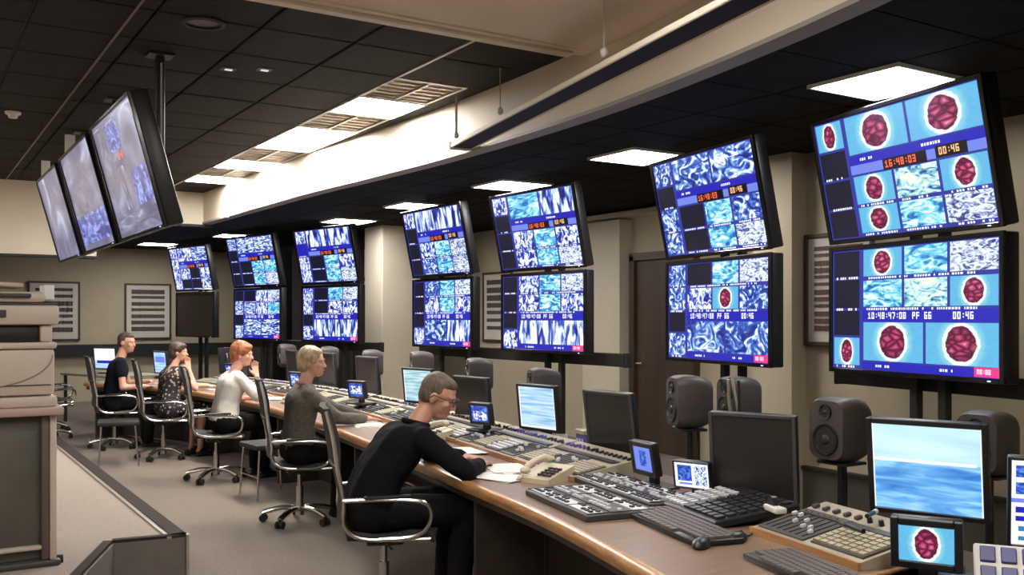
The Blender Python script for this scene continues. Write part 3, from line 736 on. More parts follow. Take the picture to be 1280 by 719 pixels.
# small things lying on the near console
t = thing('marker_pen', 'thick black marker pen lying on the near cream console', 'pen', (2.83, 2.20, ZD + .095), R(70))
MB().cyl((-.055, 0, .01), (.05, 0, .01), .009, n=12).build('barrel', M_black, t, angle=40); MB().cyl((.05, 0, .01), (.085, 0, .01), .0105, n=12).build('cap', M_grey, t, angle=40)
t = thing('marker_pen', 'short black marker pen near the back edge of the near cream console', 'pen', (3.0, 2.26, ZD + .115), R(20))
MB().cyl((-.05, 0, .01), (.03, 0, .01), .008, n=12).build('barrel', M_black, t, angle=40); MB().cyl((.03, 0, .01), (.06, 0, .01), .0095, n=12).build('cap', M_white, t, angle=40)
t = thing('tape_dispenser', 'small white and black tape dispenser at the left end of the near console', 'dispenser', (2.98, 2.70, ZD + .06), R(-20))
MB().rbox((0, 0, .012), (.05, .11, .024), .006, 2).build('base', M_white, t, angle=40); MB().cyl((-.01, .02, .035), (.012, .02, .035), .026, n=18).build('tape_roll', M_black, t, angle=40)
for k, (x, y, m_, lab) in enumerate(((3.50, 5.05, M_white, 'white mug at the back of the desk, left of the purple box'), (3.52, 6.75, M_purple, 'dark blue mug between the consoles and the speaker'), (3.62, 8.35, M_white, 'white mug near the small monitor of the blond woman'))):
    t = thing('mug', lab, 'mug', (x + .10, y, ZD), R(40), 'mugs on the desk')
    MB().sweep([[(r_ * math.cos(a), r_ * math.sin(a), z) for (r_, z) in ((.034, 0), (.038, .09), (.034, .09), (.031, .008))] for a in [2 * math.pi * q / 20 for q in range(21)]]).build('cup', m_, t, angle=40)
    MB().cyl((0, 0, .002), (0, 0, .008), .033, n=20).build('bottom', m_, t); MB().tube([(.036, 0, .075), (.06, 0, .07), (.064, 0, .045), (.05, 0, .02), (.035, 0, .02)], .005, 6, smooth=2).build('handle', m_, t, smooth=True)
# mixer panels
def mixer(lab, loc, rz, ln, w_, n_):
    t = thing('mixer_panel', lab, 'mixer', loc, rz, 'flat mixer panels on the near desk')
    MB().rbox((0, 0, .014), (w_, ln, .028), .004, 1).build('case', M_grey, t, angle=40)
    rnd = random.Random(ln)
    for k in range(n_):
        y = -ln / 2 + (k + .5) * ln / n_
    for r_, (x, c) in enumerate(((-w_ * .33, M_keyw), (-w_ * .03, M_consd), (w_ * .30, M_keyw))):
        MB().box((x, 0, .03), (w_ * .20, ln * .94, .004)).build('button_strip', c, t)
        b = MB(); q = int(ln / .035)
        for j in range(q):
            for i in range(2):
                if rnd.random() < .7: b.box((x - w_ * .05 + i * w_ * .1, -ln * .46 + (j + .5) * ln * .92 / q, .035), (w_ * .05, .02, .008))
        b.build('buttons', M_keyb if c is M_keyw else M_keyw, t)['kind'] = 'stuff'
    for k in range(n_ + 1): MB().box((0, -ln * .48 + k * ln * .96 / n_, .032), (w_ * .94, .006, .004)).build('divider', M_consd, t)
mixer('front mixer panel with white button strips at the desk edge', (2.61, 3.46, ZD), -R(11), .66, .34, 3)
mixer('rear mixer panel with white button strips, behind the front one', (2.98, 3.60, ZD + .0), -R(11), .82, .27, 4)
# black key panel beside the dark near monitor
def keypanel(lab, loc, rz, ln, w_, nx, ny, tilt=.12):
    t = thing('key_panel', lab, 'key panel', loc, rz, None, -tilt)
    MB().rbox((0, 0, .02), (w_, ln, .03), .005, 1).build('case', M_black, t)
    b = MB(); keys(b, -w_ * .46, w_ * .46, -ln * .47, ln * .1, nx, ny // 2, .04, .012, 0, .72); b.build('black_keys', M_keyb, t)['kind'] = 'stuff'
    b = MB(); keys(b, -w_ * .46, w_ * .3, ln * .12, ln * .47, nx - 1, ny // 2 - 1, .04, .012, 0, .6); b.build('pale_keys', M_keyw, t)['kind'] = 'stuff'
    return t
keypanel('black panel of square keys in front of the switched-off near monitor', (2.99, 2.98, ZD + .02), -R(14), .50, .40, 7, 12)
def keyboard(lab, loc, rz, m=M_black, mk=M_keyb, ln=.45, w_=.16):
    t = thing('keyboard', lab, 'keyboard', loc, rz, 'computer keyboards on the desk')
    MB().rbox((0, 0, .012), (w_, ln, .02), .005, 2).build('case', m, t, angle=40)
    b = MB()
    for r_ in range(6):
        nn = 20 if r_ else 8; x = -w_ * .4 + r_ * w_ * .16; y0, y1 = (-ln * .47, ln * .47) if r_ else (-ln * .2, ln * .3)
        for j in range(nn): b.box((x, y0 + (j + .5) * (y1 - y0) / nn, .027), (w_ * .13, (y1 - y0) / nn * .82, .009))
    b.build('keys', mk, t)['kind'] = 'stuff'
    return t
M_keyg = mat('worn_grey_keycaps', (.12, .10, .09), .4)
keyboard('long dark keyboard lying near the desk edge beside the mouse', (2.63, 2.88, ZD), -R(14), M_black, M_keyg, .62, .21)
keyboard('black keyboard at the near end of the desk, at the bottom of the picture', (2.52, 2.16, ZD), -R(16), M_black, M_keyg, .44, .2)
def mouse(lab, loc, rz):
    t = thing('computer_mouse', lab, 'mouse', loc, rz, 'computer mice')
    MB().ell((0, 0, .012), (.058, .033, .026), 16).build('shell', M_black, t, smooth=True); MB().rbox((.03, 0, .033), (.02, .008, .01), .003, 1).build('wheel', M_grey, t)
    MB().tube([(.055, 0, .008), (.12, .01, .006), (.2, .06, .006), (.3, .05, .006)], .003, 6, smooth=2).build('cable', M_rub, t)
mouse('black mouse lying on the end of the long dark keyboard', (2.48, 2.6, ZD), R(30))
mouse('black mouse just behind the other, nearer the key panel', (2.66, 2.60, ZD), R(10))

# phones
def phone(lab, loc, rz):
    t = thing('telephone', lab, 'telephone', loc, rz, 'beige desk telephones')
    b = MB(); b.add([(-.11, -.1, 0), (-.11, .1, 0), (-.11, .1, .025), (-.11, -.1, .025), (.11, -.1, 0), (.11, .1, 0), (.11, .1, .075), (.11, -.1, .075)],
          [(0, 1, 2, 3), (4, 7, 6, 5), (3, 2, 6, 7), (0, 4, 5, 1), (0, 3, 7, 4), (1, 5, 6, 2)]); b.build('body', M_phone, t)
    MB().tube([(-.09, .065, .06), (-.06, .065, .085), (.06, .065, .11), (.1, .065, .1)], .017, 10, smooth=2).ell((-.09, .065, .058), (.03, .028, .02)).ell((.10, .065, .098), (.03, .028, .02)).build('handset', M_phone, t, smooth=True)
    b = MB()
    for i in range(4):
        for j in range(3): b.box((-.07 + i * .03, -.075 + j * .03, .042 + i * .0068), (.018, .018, .012))
    b.build('dial_keys', M_consd, t)['kind'] = 'stuff'
    MB().tube([(-.1, .07, .03), (-.13, .09, .01), (-.08, .13, .01), (.02, .14, .01), (.08, .11, .02)], .005, 6, smooth=2).build('coiled_cord', M_phone, t)
phone('beige telephone on the desk to the right of the papers', (2.82, 4.10, ZD), R(18))
phone('beige telephone behind the papers of the man in black', (3.12, 5.9, ZD), -R(12))
phone('beige telephone near the red-haired woman', (3.25, 9.0, ZD), R(4))
# papers
def papers(lab, loc, rz, n_=4, m=M_paper, s_=(.21, .297)):
    t = thing('paper_stack', lab, 'papers', loc, rz, 'white papers on the desk'); rnd = random.Random(loc[1])
    for k in range(n_):
        MB().box((0, 0, .0015), (s_[0], s_[1], .002), Matrix.Translation((rnd.uniform(-.02, .02), rnd.uniform(-.03, .03), k * .003)) @ Matrix.Rotation(rnd.uniform(-.2, .2), 4, 'Z')).build('sheet', m, t)
papers('white papers under the hand of the man in black', (2.83, 4.50, ZD), -R(10), 5)
papers('white sheets at the desk edge beside the beige telephone', (2.66, 4.30, ZD), R(20), 3)
papers('white papers in front of the cream console, left of the man in black', (3.0, 5.25, ZD), -R(14), 4)
papers('white papers on the desk left of the leaning man', (2.98, 5.95, ZD), R(5), 5)
papers('white papers in front of the blond woman', (3.08, 6.95, ZD), -R(14), 4)
papers('white papers between the two women with light hair', (3.2, 8.3, ZD), R(9), 4)
papers('white papers in front of the red-haired woman', (3.22, 9.7, ZD), -R(9), 4)
papers('white papers in front of the woman in the patterned dress', (3.15, 11.2, ZD), R(12), 3)
papers('white papers on the farthest part of the desk', (2.85, 12.6, ZD), R(30), 3)
# purple box with cream lid
t = thing('card_box', 'small purple box with a cream lid at the back of the desk', 'box', (3.56, 4.72, ZD), R(-10))
MB().rbox((0, 0, .065), (.11, .12, .13), .005, 1).build('box', M_purple, t); MB().rbox((0, 0, .145), (.12, .13, .03), .005, 1).build('lid', M_cons, t)
for k in range(3): MB().box((-.057, -.035 + k * .035, .07), (.003, .02, .07)).build('label_stripe', M_keyw, t)

# ================================================================ DESK MONITORS
def monitor(lab, loc, rz, W, H, layout=None, tilt=R(6), name='desk_monitor', stand=.10, grp='flat monitors standing at the back of the desk', pole=None, fr=.018):
    """base at loc; screen faces -x"""
    t = thing(name, lab, 'monitor', loc, rz, grp)
    zc = stand + H / 2 + fr; M = Matrix.Translation((0, 0, zc)) @ Matrix.Rotation(-tilt, 4, 'Y')
    MB().rbox((.022, 0, 0), (.035, W + 2 * fr, H + 2 * fr), .008, 2, M).rbox((.05, 0, 0), (.04, W * .6, H * .6), .012, 1, M).build('housing', M_black, t, angle=40)
    f = MB()
    for s_ in (-1, 1):
        f.rbox((0, s_ * (W / 2 + fr / 2), 0), (.014, fr, H + 2 * fr), .003, 1, M); f.rbox((0, 0, s_ * (H / 2 + fr / 2)), (.014, W, fr), .003, 1, M)
    f.build('bezel', M_black if layout else M_grey, t)
    if layout:
        s_ = screen_mesh(W, H, layout, 'screen', t, 0.001); s_.matrix_local = M
    else: MB().box((.002, 0, 0), (.004, W, H), M).build('screen', M_off, t)
    MB().rbox((.07, 0, (zc - (pole or 0)) / 2), (.035, .06, zc - .02 + (pole or 0)), .008, 1).build('neck', M_black, t)
    MB().rbox((.06, 0, .008 - (pole or 0)), (.18, .22, .016), .006, 1).build('foot', M_black, t)
    return t
seal = [(0, 0, 1, .42, 'sky'), (0, .42, 1, 1, 'sea'), (0, .40, .95, .435, 'white'), (0, 0, .012, 1, 'white'), (.985, 0, 1, 1, 'white')]
monitor('large lit monitor showing a blue sea view, by the near right speakers', (3.39, 2.30, .0), R(20), .405, .345, seal, R(8), stand=.81, fr=.022)
monitor('lit monitor with a pale blue document, right of the leaning man', (3.52, 5.22, ZD), R(8), .345, .27, [(0, 0, 1, 1, 'doc'), (0, 0, .03, 1, 'white'), (.97, 0, 1, 1, 'white'), (0, .95, 1, 1, 'white')], stand=.10)
monitor('lit monitor with a pale green document behind the head of the leaning man', (3.78, 7.45, ZD), R(14), .36, .27, [(0, 0, 1, 1, 'docg'), (0, 0, .03, 1, 'white')], stand=.10)
monitor('switched-off large monitor behind the black key panel', (3.22, 3.05, ZD), R(24), .365, .36, None, R(5), stand=.02)
monitor('switched-off monitor behind the rear mixer panel', (3.44, 4.36, ZD), R(4), .37, .33, None, R(8), stand=.055)
monitor('switched-off monitor just right of the head of the leaning man', (3.66, 6.33, ZD), R(6), .40, .30, None, R(5), stand=.06)
monitor('switched-off monitor behind the blond woman, near the speaker', (3.92, 8.85, ZD), R(2), .42, .34, None, R(5), stand=.08)
monitor('switched-off monitor between the blond and the red-haired woman', (3.95, 10.0, ZD), R(0), .42, .34, None, R(5), stand=.08)
monitor('dark monitor right of the head of the red-haired woman', (3.95, 11.1, ZD), R(-4), .42, .34, None, R(5), stand=.08)
monitor('dark monitor behind the red-haired woman with a lit edge', (3.7, 12.2, ZD), R(-10), .42, .34, None, R(5), stand=.08)
monitor('narrow lit pale blue monitor just left of the red-haired woman', (3.40, 11.85, ZD + .08), R(-55), .30, .28, [(0, 0, 1, 1, 'doc')], stand=.08)
monitor('small lit blue monitor between the man in black tee and the patterned dress', (3.05, 13.9, ZD), R(18), .30, .28, [(0, 0, 1, 1, 'doc'), (.1, .2, .9, .5, 'lav')], stand=.06)
monitor('small bright monitor at the far end, left of the man in black tee', (2.60, 15.5, ZD), R(36), .40, .30, [(0, 0, 1, 1, 'doc'), (0, 0, 1, .6, 'white'), (.1, .6, .95, .75, 'bar')], stand=.06)
# small picture monitors
small = lambda lab, loc, rz, W, H, lay, **k: monitor(lab, loc, rz, W, H, lay, R(10), 'picture_monitor', grp='small picture monitors on the desk', **k)
small('small monitor showing a red gem on the black cabinet at bottom right', (2.785, 1.89, .734), R(30), .165, .12, [(0, 0, 1, 1, 'gem')], stand=.05, fr=.025)
small('small blue monitor on a swivel foot beside the rear mixer panel', (3.10, 3.66, ZD), R(-6), .15, .12, [(0, 0, 1, 1, 'lav'), (.3, .15, .7, .8, 'bluepic')], stand=.06, fr=.025)
small('small white framed monitor with a blue picture, by the black key panel', (3.06, 3.27, ZD), R(20), .17, .115, [(0, 0, 1, 1, 'white'), (.08, .1, .5, .75, 'bluepic'), (.12, .82, .5, .9, 'lav'), (.58, .1, .95, .9, 'speck')], stand=.055, fr=.008)
small('small black monitor with blue pictures behind the papers', (3.32, 5.62, ZD + .07), R(14), .16, .11, [(0, 0, 1, 1, 'bluepic'), (.1, .35, .9, .9, 'crowd')], stand=.045, fr=.02)
small('small blue-white monitor near the hands of the blond woman', (3.42, 7.95, ZD + .07), R(20), .17, .12, [(0, 0, 1, 1, 'bluepic'), (.1, .2, .9, .8, 'crowd')], stand=.05, fr=.02)
small('small blue monitor between the blond and red-haired women', (3.45, 9.6, ZD + .07), R(15), .16, .12, [(0, 0, 1, 1, 'bluepic'), (.1, .2, .9, .8, 'crowd')], stand=.05, fr=.02)
small('small blue-white monitor left of the red-haired woman', (3.3, 11.35, ZD + .07), R(25), .2, .14, [(0, 0, 1, 1, 'bluepic'), (.1, .1, .9, .9, 'crowd')], stand=.05, fr=.02)

# black cabinet beyond the desk end with the control panels
t = thing('equipment_cabinet', 'low black equipment cabinet beyond the near end of the desk', 'cabinet', (3.02, 1.52, 0), 0)
MB().rbox((.08, 0, .36), (.75, .78, .72), .008, 1).build('body', M_black, t); MB().rbox((.08, 0, .727), (.79, .80, .014), .004, 1).build('top', M_grey, t)
MB().rbox((-.3, 0, .36), (.012, .7, .62), .004, 1).build('door', M_grey, t)
b_ = [(0, 0, 1, 1, 'white'), (.06, .06, .45, .2, 'bluepic'), (.52, .06, .92, .2, 'bluepic'), (.06, .26, .45, .4, 'bluepic'), (.52, .26, .92, .4, 'speck'), (.0, .45, 1, .5, 'lav'), (.06, .55, .94, .62, 'bar'), (.06, .66, .94, .72, 'bar')]
b_ += [(.1 + .2 * i, .78, .2 + .2 * i, .84, 'teal') for i in range(4)] + [(.1 + .2 * i, .9, .2 + .2 * i, .95, 'teal') for i in range(4)]
monitor('tall lit touch panel with rows of blue icons at the right edge', (3.3, 1.78, .74), R(34), .22, .30, b_, R(8), 'touch_panel', .06, None, fr=.012)
t = thing('button_panel', 'tilted panel of purple lit buttons in a white frame at the bottom right corner', 'panel', (2.97, 1.69, .75), R(34), None, -R(48))
MB().rbox((0, 0, .05), (.22, .26, .03), .005, 1).build('case', M_white, t)
for i in range(3):
    for j in range(4): MB().rbox((-.07 + i * .07, -.09 + j * .06, .068), (.055, .045, .012), .003, 1).build('button', mat('purple_button', (.035, .03, .16), .4), t)

# ================================================================ SPEAKERS
def speaker(lab, x, y, rz, zc, w_=.205, h_=.28, d_=.20, stand=True):
    t = thing('studio_speaker', lab, 'speaker', (x, y, zc - h_ / 2), rz, 'rounded studio speakers behind the desk')
    b = MB(); rows_ = []
    for k in range(9):
        u = k / 8; sc = 1 - .10 * (2 * u - 1) ** 4 - .25 * max(0, u - .55)
        x_ = -d_ / 2 + d_ * u; hw, hh = w_ / 2 * sc, h_ / 2 * sc; r_ = .05; row = []
        for (cx, cz, a0) in ((hw - r_, hh - r_, 0), (-hw + r_, hh - r_, 90), (-hw + r_, -hh + r_, 180), (hw - r_, -hh + r_, 270)):
            for q in range(5): a = R(a0 + q * 22.5); row.append((x_, cx + r_ * math.cos(a), h_ / 2 + cz + r_ * math.sin(a)))
        rows_.append(row)
    b.sweep(rows_); b.build('cabinet', M_spk, t, angle=50)
    for z, r_ in ((h_ * .35, w_ * .34), (h_ * .78, w_ * .16)):
        ring = [[(-d_ / 2 - .001 - dx, math.cos(a) * rr, z + math.sin(a) * rr) for (rr, dx) in ((r_, 0), (r_ * .97, .008), (r_ * .85, .006), (r_ * .8, 0))] for a in [2 * math.pi * k / 20 for k in range(21)]]
        MB().sweep(ring).build('cone_ring', M_black, t, smooth=True)
        MB().cyl((-d_ / 2 - .002, 0, z), (-d_ / 2 - .004, 0, z), r_ * .8, r_ * .8, 20).ell((-d_ / 2, 0, z), (.012, r_ * .35, r_ * .35)).build('cone', M_cone, t, smooth=True)
    if stand:
        s_ = thing('speaker_stand', 'black floor stand under the ' + lab, 'stand', (x, y, 0), rz, 'black speaker stands')
        hh = zc - h_ / 2
        MB().cyl((0, 0, .02), (0, 0, hh - .012), .022, .018, 12).build('pole', M_black, s_, angle=40)
        MB().rbox((0, 0, .012), (.34, .34, .02), .006, 1).build('foot_plate', M_black, s_); MB().rbox((0, 0, hh - .008), (.14, .16, .014), .003, 1).build('top_plate', M_black, s_)
        MB().tube([(.05, .02, hh), (.07, .03, hh - .2), (.04, .03, .3), (.06, .05, .02)], .005, 6, smooth=2).build('cable', M_rub, s_)
SP_ = [(3.50, 2.79, -2, 1.11, 'speaker left of the lit sea view monitor'), (4.05, 2.44, 0, 1.05, 'speaker right of the lit sea view monitor'), (3.58, 3.84, -22, 1.15, 'speaker standing above the small white framed monitor'),
       (4.2, 4.08, -15, 1.11, 'speaker behind the switched-off monitor near the brown door'), (3.78, 5.52, -18, 1.11, 'speaker behind the lit document monitor'), (4.0, 6.78, -18, 1.13, 'speaker right behind the monitor beside the leaning man'),
       (4.05, 7.9, -18, 1.15, 'speaker behind the lit pale green monitor'), (4.1, 9.1, -20, 1.13, 'speaker in front of the pale pillar'), (4.15, 10.4, -20, 1.13, 'speaker between the women, below the fifth screen stack'), (4.1, 11.7, -5, 1.13, 'speaker below the sixth screen stack')]
for x, y, rz, z, lab in SP_: speaker(lab, x, y, R(rz), z)
# cables hanging beside the speaker near the key panel
t = thing('cable_bundle', 'tangle of dark and silver cables beside the speaker near the key panel', 'cables', (3.62, 3.6, 0))
for k in range(6):
    rnd = random.Random(k); MB().tube([(rnd.uniform(-.05, .05), rnd.uniform(-.12, .04), z) for z in (1.28, 1.1, .95, .82, .6, .3, .01)], .007 if k % 3 else .01, 6, smooth=2).build('cable', M_vent if k % 3 == 0 else M_rub, t)

# ================================================================ CHAIRS
def make_chair(lab, loc, rz):
    t = thing('office_chair', lab, 'chair', loc, rz, 'swivel chairs with polished frames along the desk')
    MB().cyl((0, 0, .055), (0, 0, .13), .035, .03, 16).build('hub', M_chrome, t, angle=40)
    for k in range(5):
        a = 2 * math.pi * k / 5 + .3; c, s_ = math.cos(a), math.sin(a)
        M = Matrix.Rotation(a, 4, 'Z')
        leg = MB().tube([(.02, 0, .105), (.12, 0, .115), (.22, 0, .095), (.29, 0, .07)], .018, 8, M, 1, 1.3).build('leg', M_chrome, t, smooth=True)
        MB().cyl((c * .285 - s_ * .012, s_ * .285 + c * .012, .03), (c * .285 - s_ * .03, s_ * .285 + c * .03, .03), .029, n=14).cyl((c * .285 + s_ * .012, s_ * .285 - c * .012, .03), (c * .285 + s_ * .03, s_ * .285 - c * .03, .03), .029, n=14).cyl((c * .285, s_ * .285, .03), (c * .285, s_ * .285, .07), .01, n=8).build('caster', M_rub, leg, angle=40)
    MB().cyl((0, 0, .12), (0, 0, .28), .028, n=14).cyl((0, 0, .28), (0, 0, .40), .018, n=14).build('gas_post', M_chrome, t, angle=40)
    MB().rbox((0, 0, .405), (.2, .16, .05), .01, 1).cyl((0, -.08, .4), (.02, -.2, .39), .006, n=6).build('mechanism', M_black, t)
    b = MB(); rr = []
    for k in range(9):
        u = k / 8; x = -.21 + .45 * u; z = .455 + .012 * math.cos(u * 6.3) - .03 * max(0, u - .8) / .2
        rr.append([(x, -.215, z - .02), (x, .215, z - .02), (x, .225, z), (x, .21, z + .022), (x, 0, z + .012), (x, -.21, z + .022), (x, -.225, z)])
    b.sweep(rr).build('seat', M_seat, t, angle=60)
    path = lambda s_: [(.22, s_ * .225, .44), (.0, s_ * .232, .445), (-.17, s_ * .235, .46), (-.235, s_ * .235, .53), (-.225, s_ * .235, .64), (-.25, s_ * .235, .76), (-.265, s_ * .23, .85), (-.28, s_ * .225, .98), (-.315, s_ * .215, 1.12)]
    for s_ in (-1, 1): MB().tube(path(s_), .0125, 8, smooth=2).build('frame_rail', M_chrome, t, smooth=True)
    pc = path(1)[3:7]; b = MB(); rr = []
    for (x, y, z) in pc: rr.append([(x - .004, -.225, z), (x - .018, 0, z), (x - .004, .225, z), (x + .002, .225, z), (x - .012, 0, z), (x + .002, -.225, z)])
    b.sweep(rr).build('mesh_panel', M_mesh, t, angle=60)
    b = MB(); rr = []
    for k in range(8):
        u = k / 7; z = .82 + .31 * u; x = -.262 - .053 * u * u; w_ = .222 - .012 * u; th = .016 + .008 * math.sin(u * math.pi)
        rr.append([(x - th, -w_, z), (x - th - .015, 0, z), (x - th, w_, z), (x + .002, w_ + .004, z), (x + th, w_, z), (x + th - .012, 0, z), (x + th, -w_, z), (x + .002, -w_ - .004, z)])
    b.sweep(rr).build('backrest', M_seat, t, angle=60)
    MB().tube([(-.27, -.235, .845), (-.29, 0, .84), (-.27, .235, .845)], .011, 8, smooth=2).build('back_crossbar', M_chrome, t, smooth=True)
    for s_ in (-1, 1):
        ar = MB().tube([(-.235, s_ * .245, .66), (-.1, s_ * .27, .665), (.1, s_ * .275, .66), (.2, s_ * .272, .635), (.225, s_ * .265, .57), (.2, s_ * .25, .49), (.12, s_ * .24, .45), (-.05, s_ * .236, .45)], .0125, 8, smooth=2).build('armrest', M_chrome, t, smooth=True)
        MB().rbox((-.01, s_ * .275, .678), (.24, .035, .014), .006, 2).build('arm_pad', M_black, ar, angle=40)
    return t
index_kids()
CH = [((2.21, 4.76, 0), -19, 'swivel chair of the man in the black sweater, nearest the camera'), ((2.64, 7.24, 0), -14, 'swivel chair of the blond woman in grey'),
      ((2.62, 9.52, 0), -10, 'swivel chair of the red-haired woman in white'), ((2.52, 11.32, 0), -6, 'swivel chair of the woman in the patterned dress'),
      ((2.22, 12.55, 0), -2, 'swivel chair of the man in the black tee shirt'), ((1.62, 13.9, 0), 45, 'empty swivel chair at the far left end of the desk'),
      ((1.75, 14.9, 0), 20, 'farthest empty swivel chair, left of the man in the black tee shirt')]
chair0 = make_chair(CH[0][2], CH[0][0], R(CH[0][1])); index_kids()
for loc, rz, lab in CH[1:]: copy_tree(chair0, loc, R(rz), lab)
def stool(lab, loc, rz):
    t = thing('stool', lab, 'stool', loc, rz, 'low stools on thin chrome legs')
    for sx in (-1, 1):
        for sy in (-1, 1): MB().cyl((sx * .2, sy * .2, 0), (sx * .17, sy * .18, .44), .009, .010, 8).build('leg', M_chrome, t, smooth=True)
        MB().tube([(sx * .19, -.19, .2), (sx * .19, .19, .2)], .006, 6).build('stretcher', M_chrome, t, smooth=True)
    MB().rbox((0, 0, .46), (.42, .42, .05), .02, 2).build('seat', M_seat, t, angle=40)
    return t
vc = stool('low stool on thin chrome legs behind the man in the black tee', (2.0, 11.1, 0), R(-10)); index_kids()
copy_tree(vc, (2.80, 8.45, 0), R(5), 'low stool on thin chrome legs between the blond and the red-haired woman')
t = thing('side_table', 'cream side table under the farthest lit monitor', 'table', (2.7, 15.6, 0), R(20))
MB().rbox((0, 0, .735), (.8, 1.5, .035), .008, 1).build('table_top', M_cons, t)
for sx in (-1, 1):
    for sy in (-1, 1): MB().rbox((sx * .35, sy * .68, .36), (.04, .04, .72), .004, 1).build('leg', M_black, t)
# ================================================================ PEOPLE
def capsule(b, p0, p1, r0, r1=None, n=14):
    p0, p1 = Vector(p0), Vector(p1); r1 = r0 if r1 is None else r1
    d = p1 - p0; L_ = d.length
    if L_ < 1e-5: d = Vector((0, 0, 1)); 
    q = d.to_track_quat('Z', 'Y').to_matrix(); rings = []
    for k in range(1, 5): t_ = math.pi / 2 * k / 4; rings.append((-math.cos(t_) * r0, math.sin(t_) * r0))
    for k in range(0, 4): t_ = math.pi / 2 * k / 4; rings.append((L_ + math.sin(t_) * r1, math.cos(t_) * r1))
    vs = [p0 + q @ Vector((0, 0, -r0))]
    for z, r_ in rings:
        for k in range(n): a = 2 * math.pi * k / n; vs.append(p0 + q @ Vector((math.cos(a) * r_, math.sin(a) * r_, z)))
    vs.append(p0 + q @ Vector((0, 0, L_ + r1))); m = len(rings); fs = []
    for k in range(n):
        fs.append((0, 1 + (k + 1) % n, 1 + k)); fs.append((len(vs) - 1, 1 + (m - 1) * n + k, 1 + (m - 1) * n + (k + 1) % n))
        for i in range(m - 1): fs.append((1 + i * n + k, 1 + i * n + (k + 1) % n, 1 + (i + 1) * n + (k + 1) % n, 1 + (i + 1) * n + k))
    b.add(vs, fs)
def fuse(b, name, m, parent, vox, smooth=4, wrinkle=0.):
    me = bpy.data.meshes.new('t'); me.from_pydata(b.v, [], b.f)
    bm = bmesh.new(); bm.from_mesh(me); bmesh.ops.recalc_face_normals(bm, faces=bm.faces); bm.to_mesh(me); bm.free()
    o = bpy.data.objects.new('t', me); COL.objects.link(o)
    r_ = o.modifiers.new('r', 'REMESH'); r_.mode = 'VOXEL'; r_.voxel_size = vox; r_.use_smooth_shade = True
    if smooth: s_ = o.modifiers.new('s', 'SMOOTH'); s_.factor = .6; s_.iterations = smooth
    dg = bpy.context.evaluated_depsgraph_get(); dg.update()
    m2 = bpy.data.meshes.new_from_object(o.evaluated_get(dg)); bpy.data.objects.remove(o); bpy.data.meshes.remove(me)
    m2.name = name; m2.materials.clear(); m2.materials.append(m)
    if wrinkle:
        for v in m2.vertices: v.co += v.normal * wrinkle * (noise.noise(v.co * 14) + .5 * noise.noise(v.co * 30))
    for p_ in m2.polygons: p_.use_smooth = True
    o = bpy.data.objects.new(name, m2); COL.objects.link(o); o.parent = parent; return o
def limb(a, c, l1, l2, pole):
    a, c, pole = Vector(a), Vector(c), Vector(pole); d = c - a; L_ = min(d.length, (l1 + l2) * .995); dn = d.normalized()
    x = (l1 * l1 - l2 * l2 + L_ * L_) / (2 * L_); h = math.sqrt(max(0, l1 * l1 - x * x))
    pp = (pole - dn * pole.dot(dn)).normalized(); return a + dn * x + pp * h, a + dn * L_
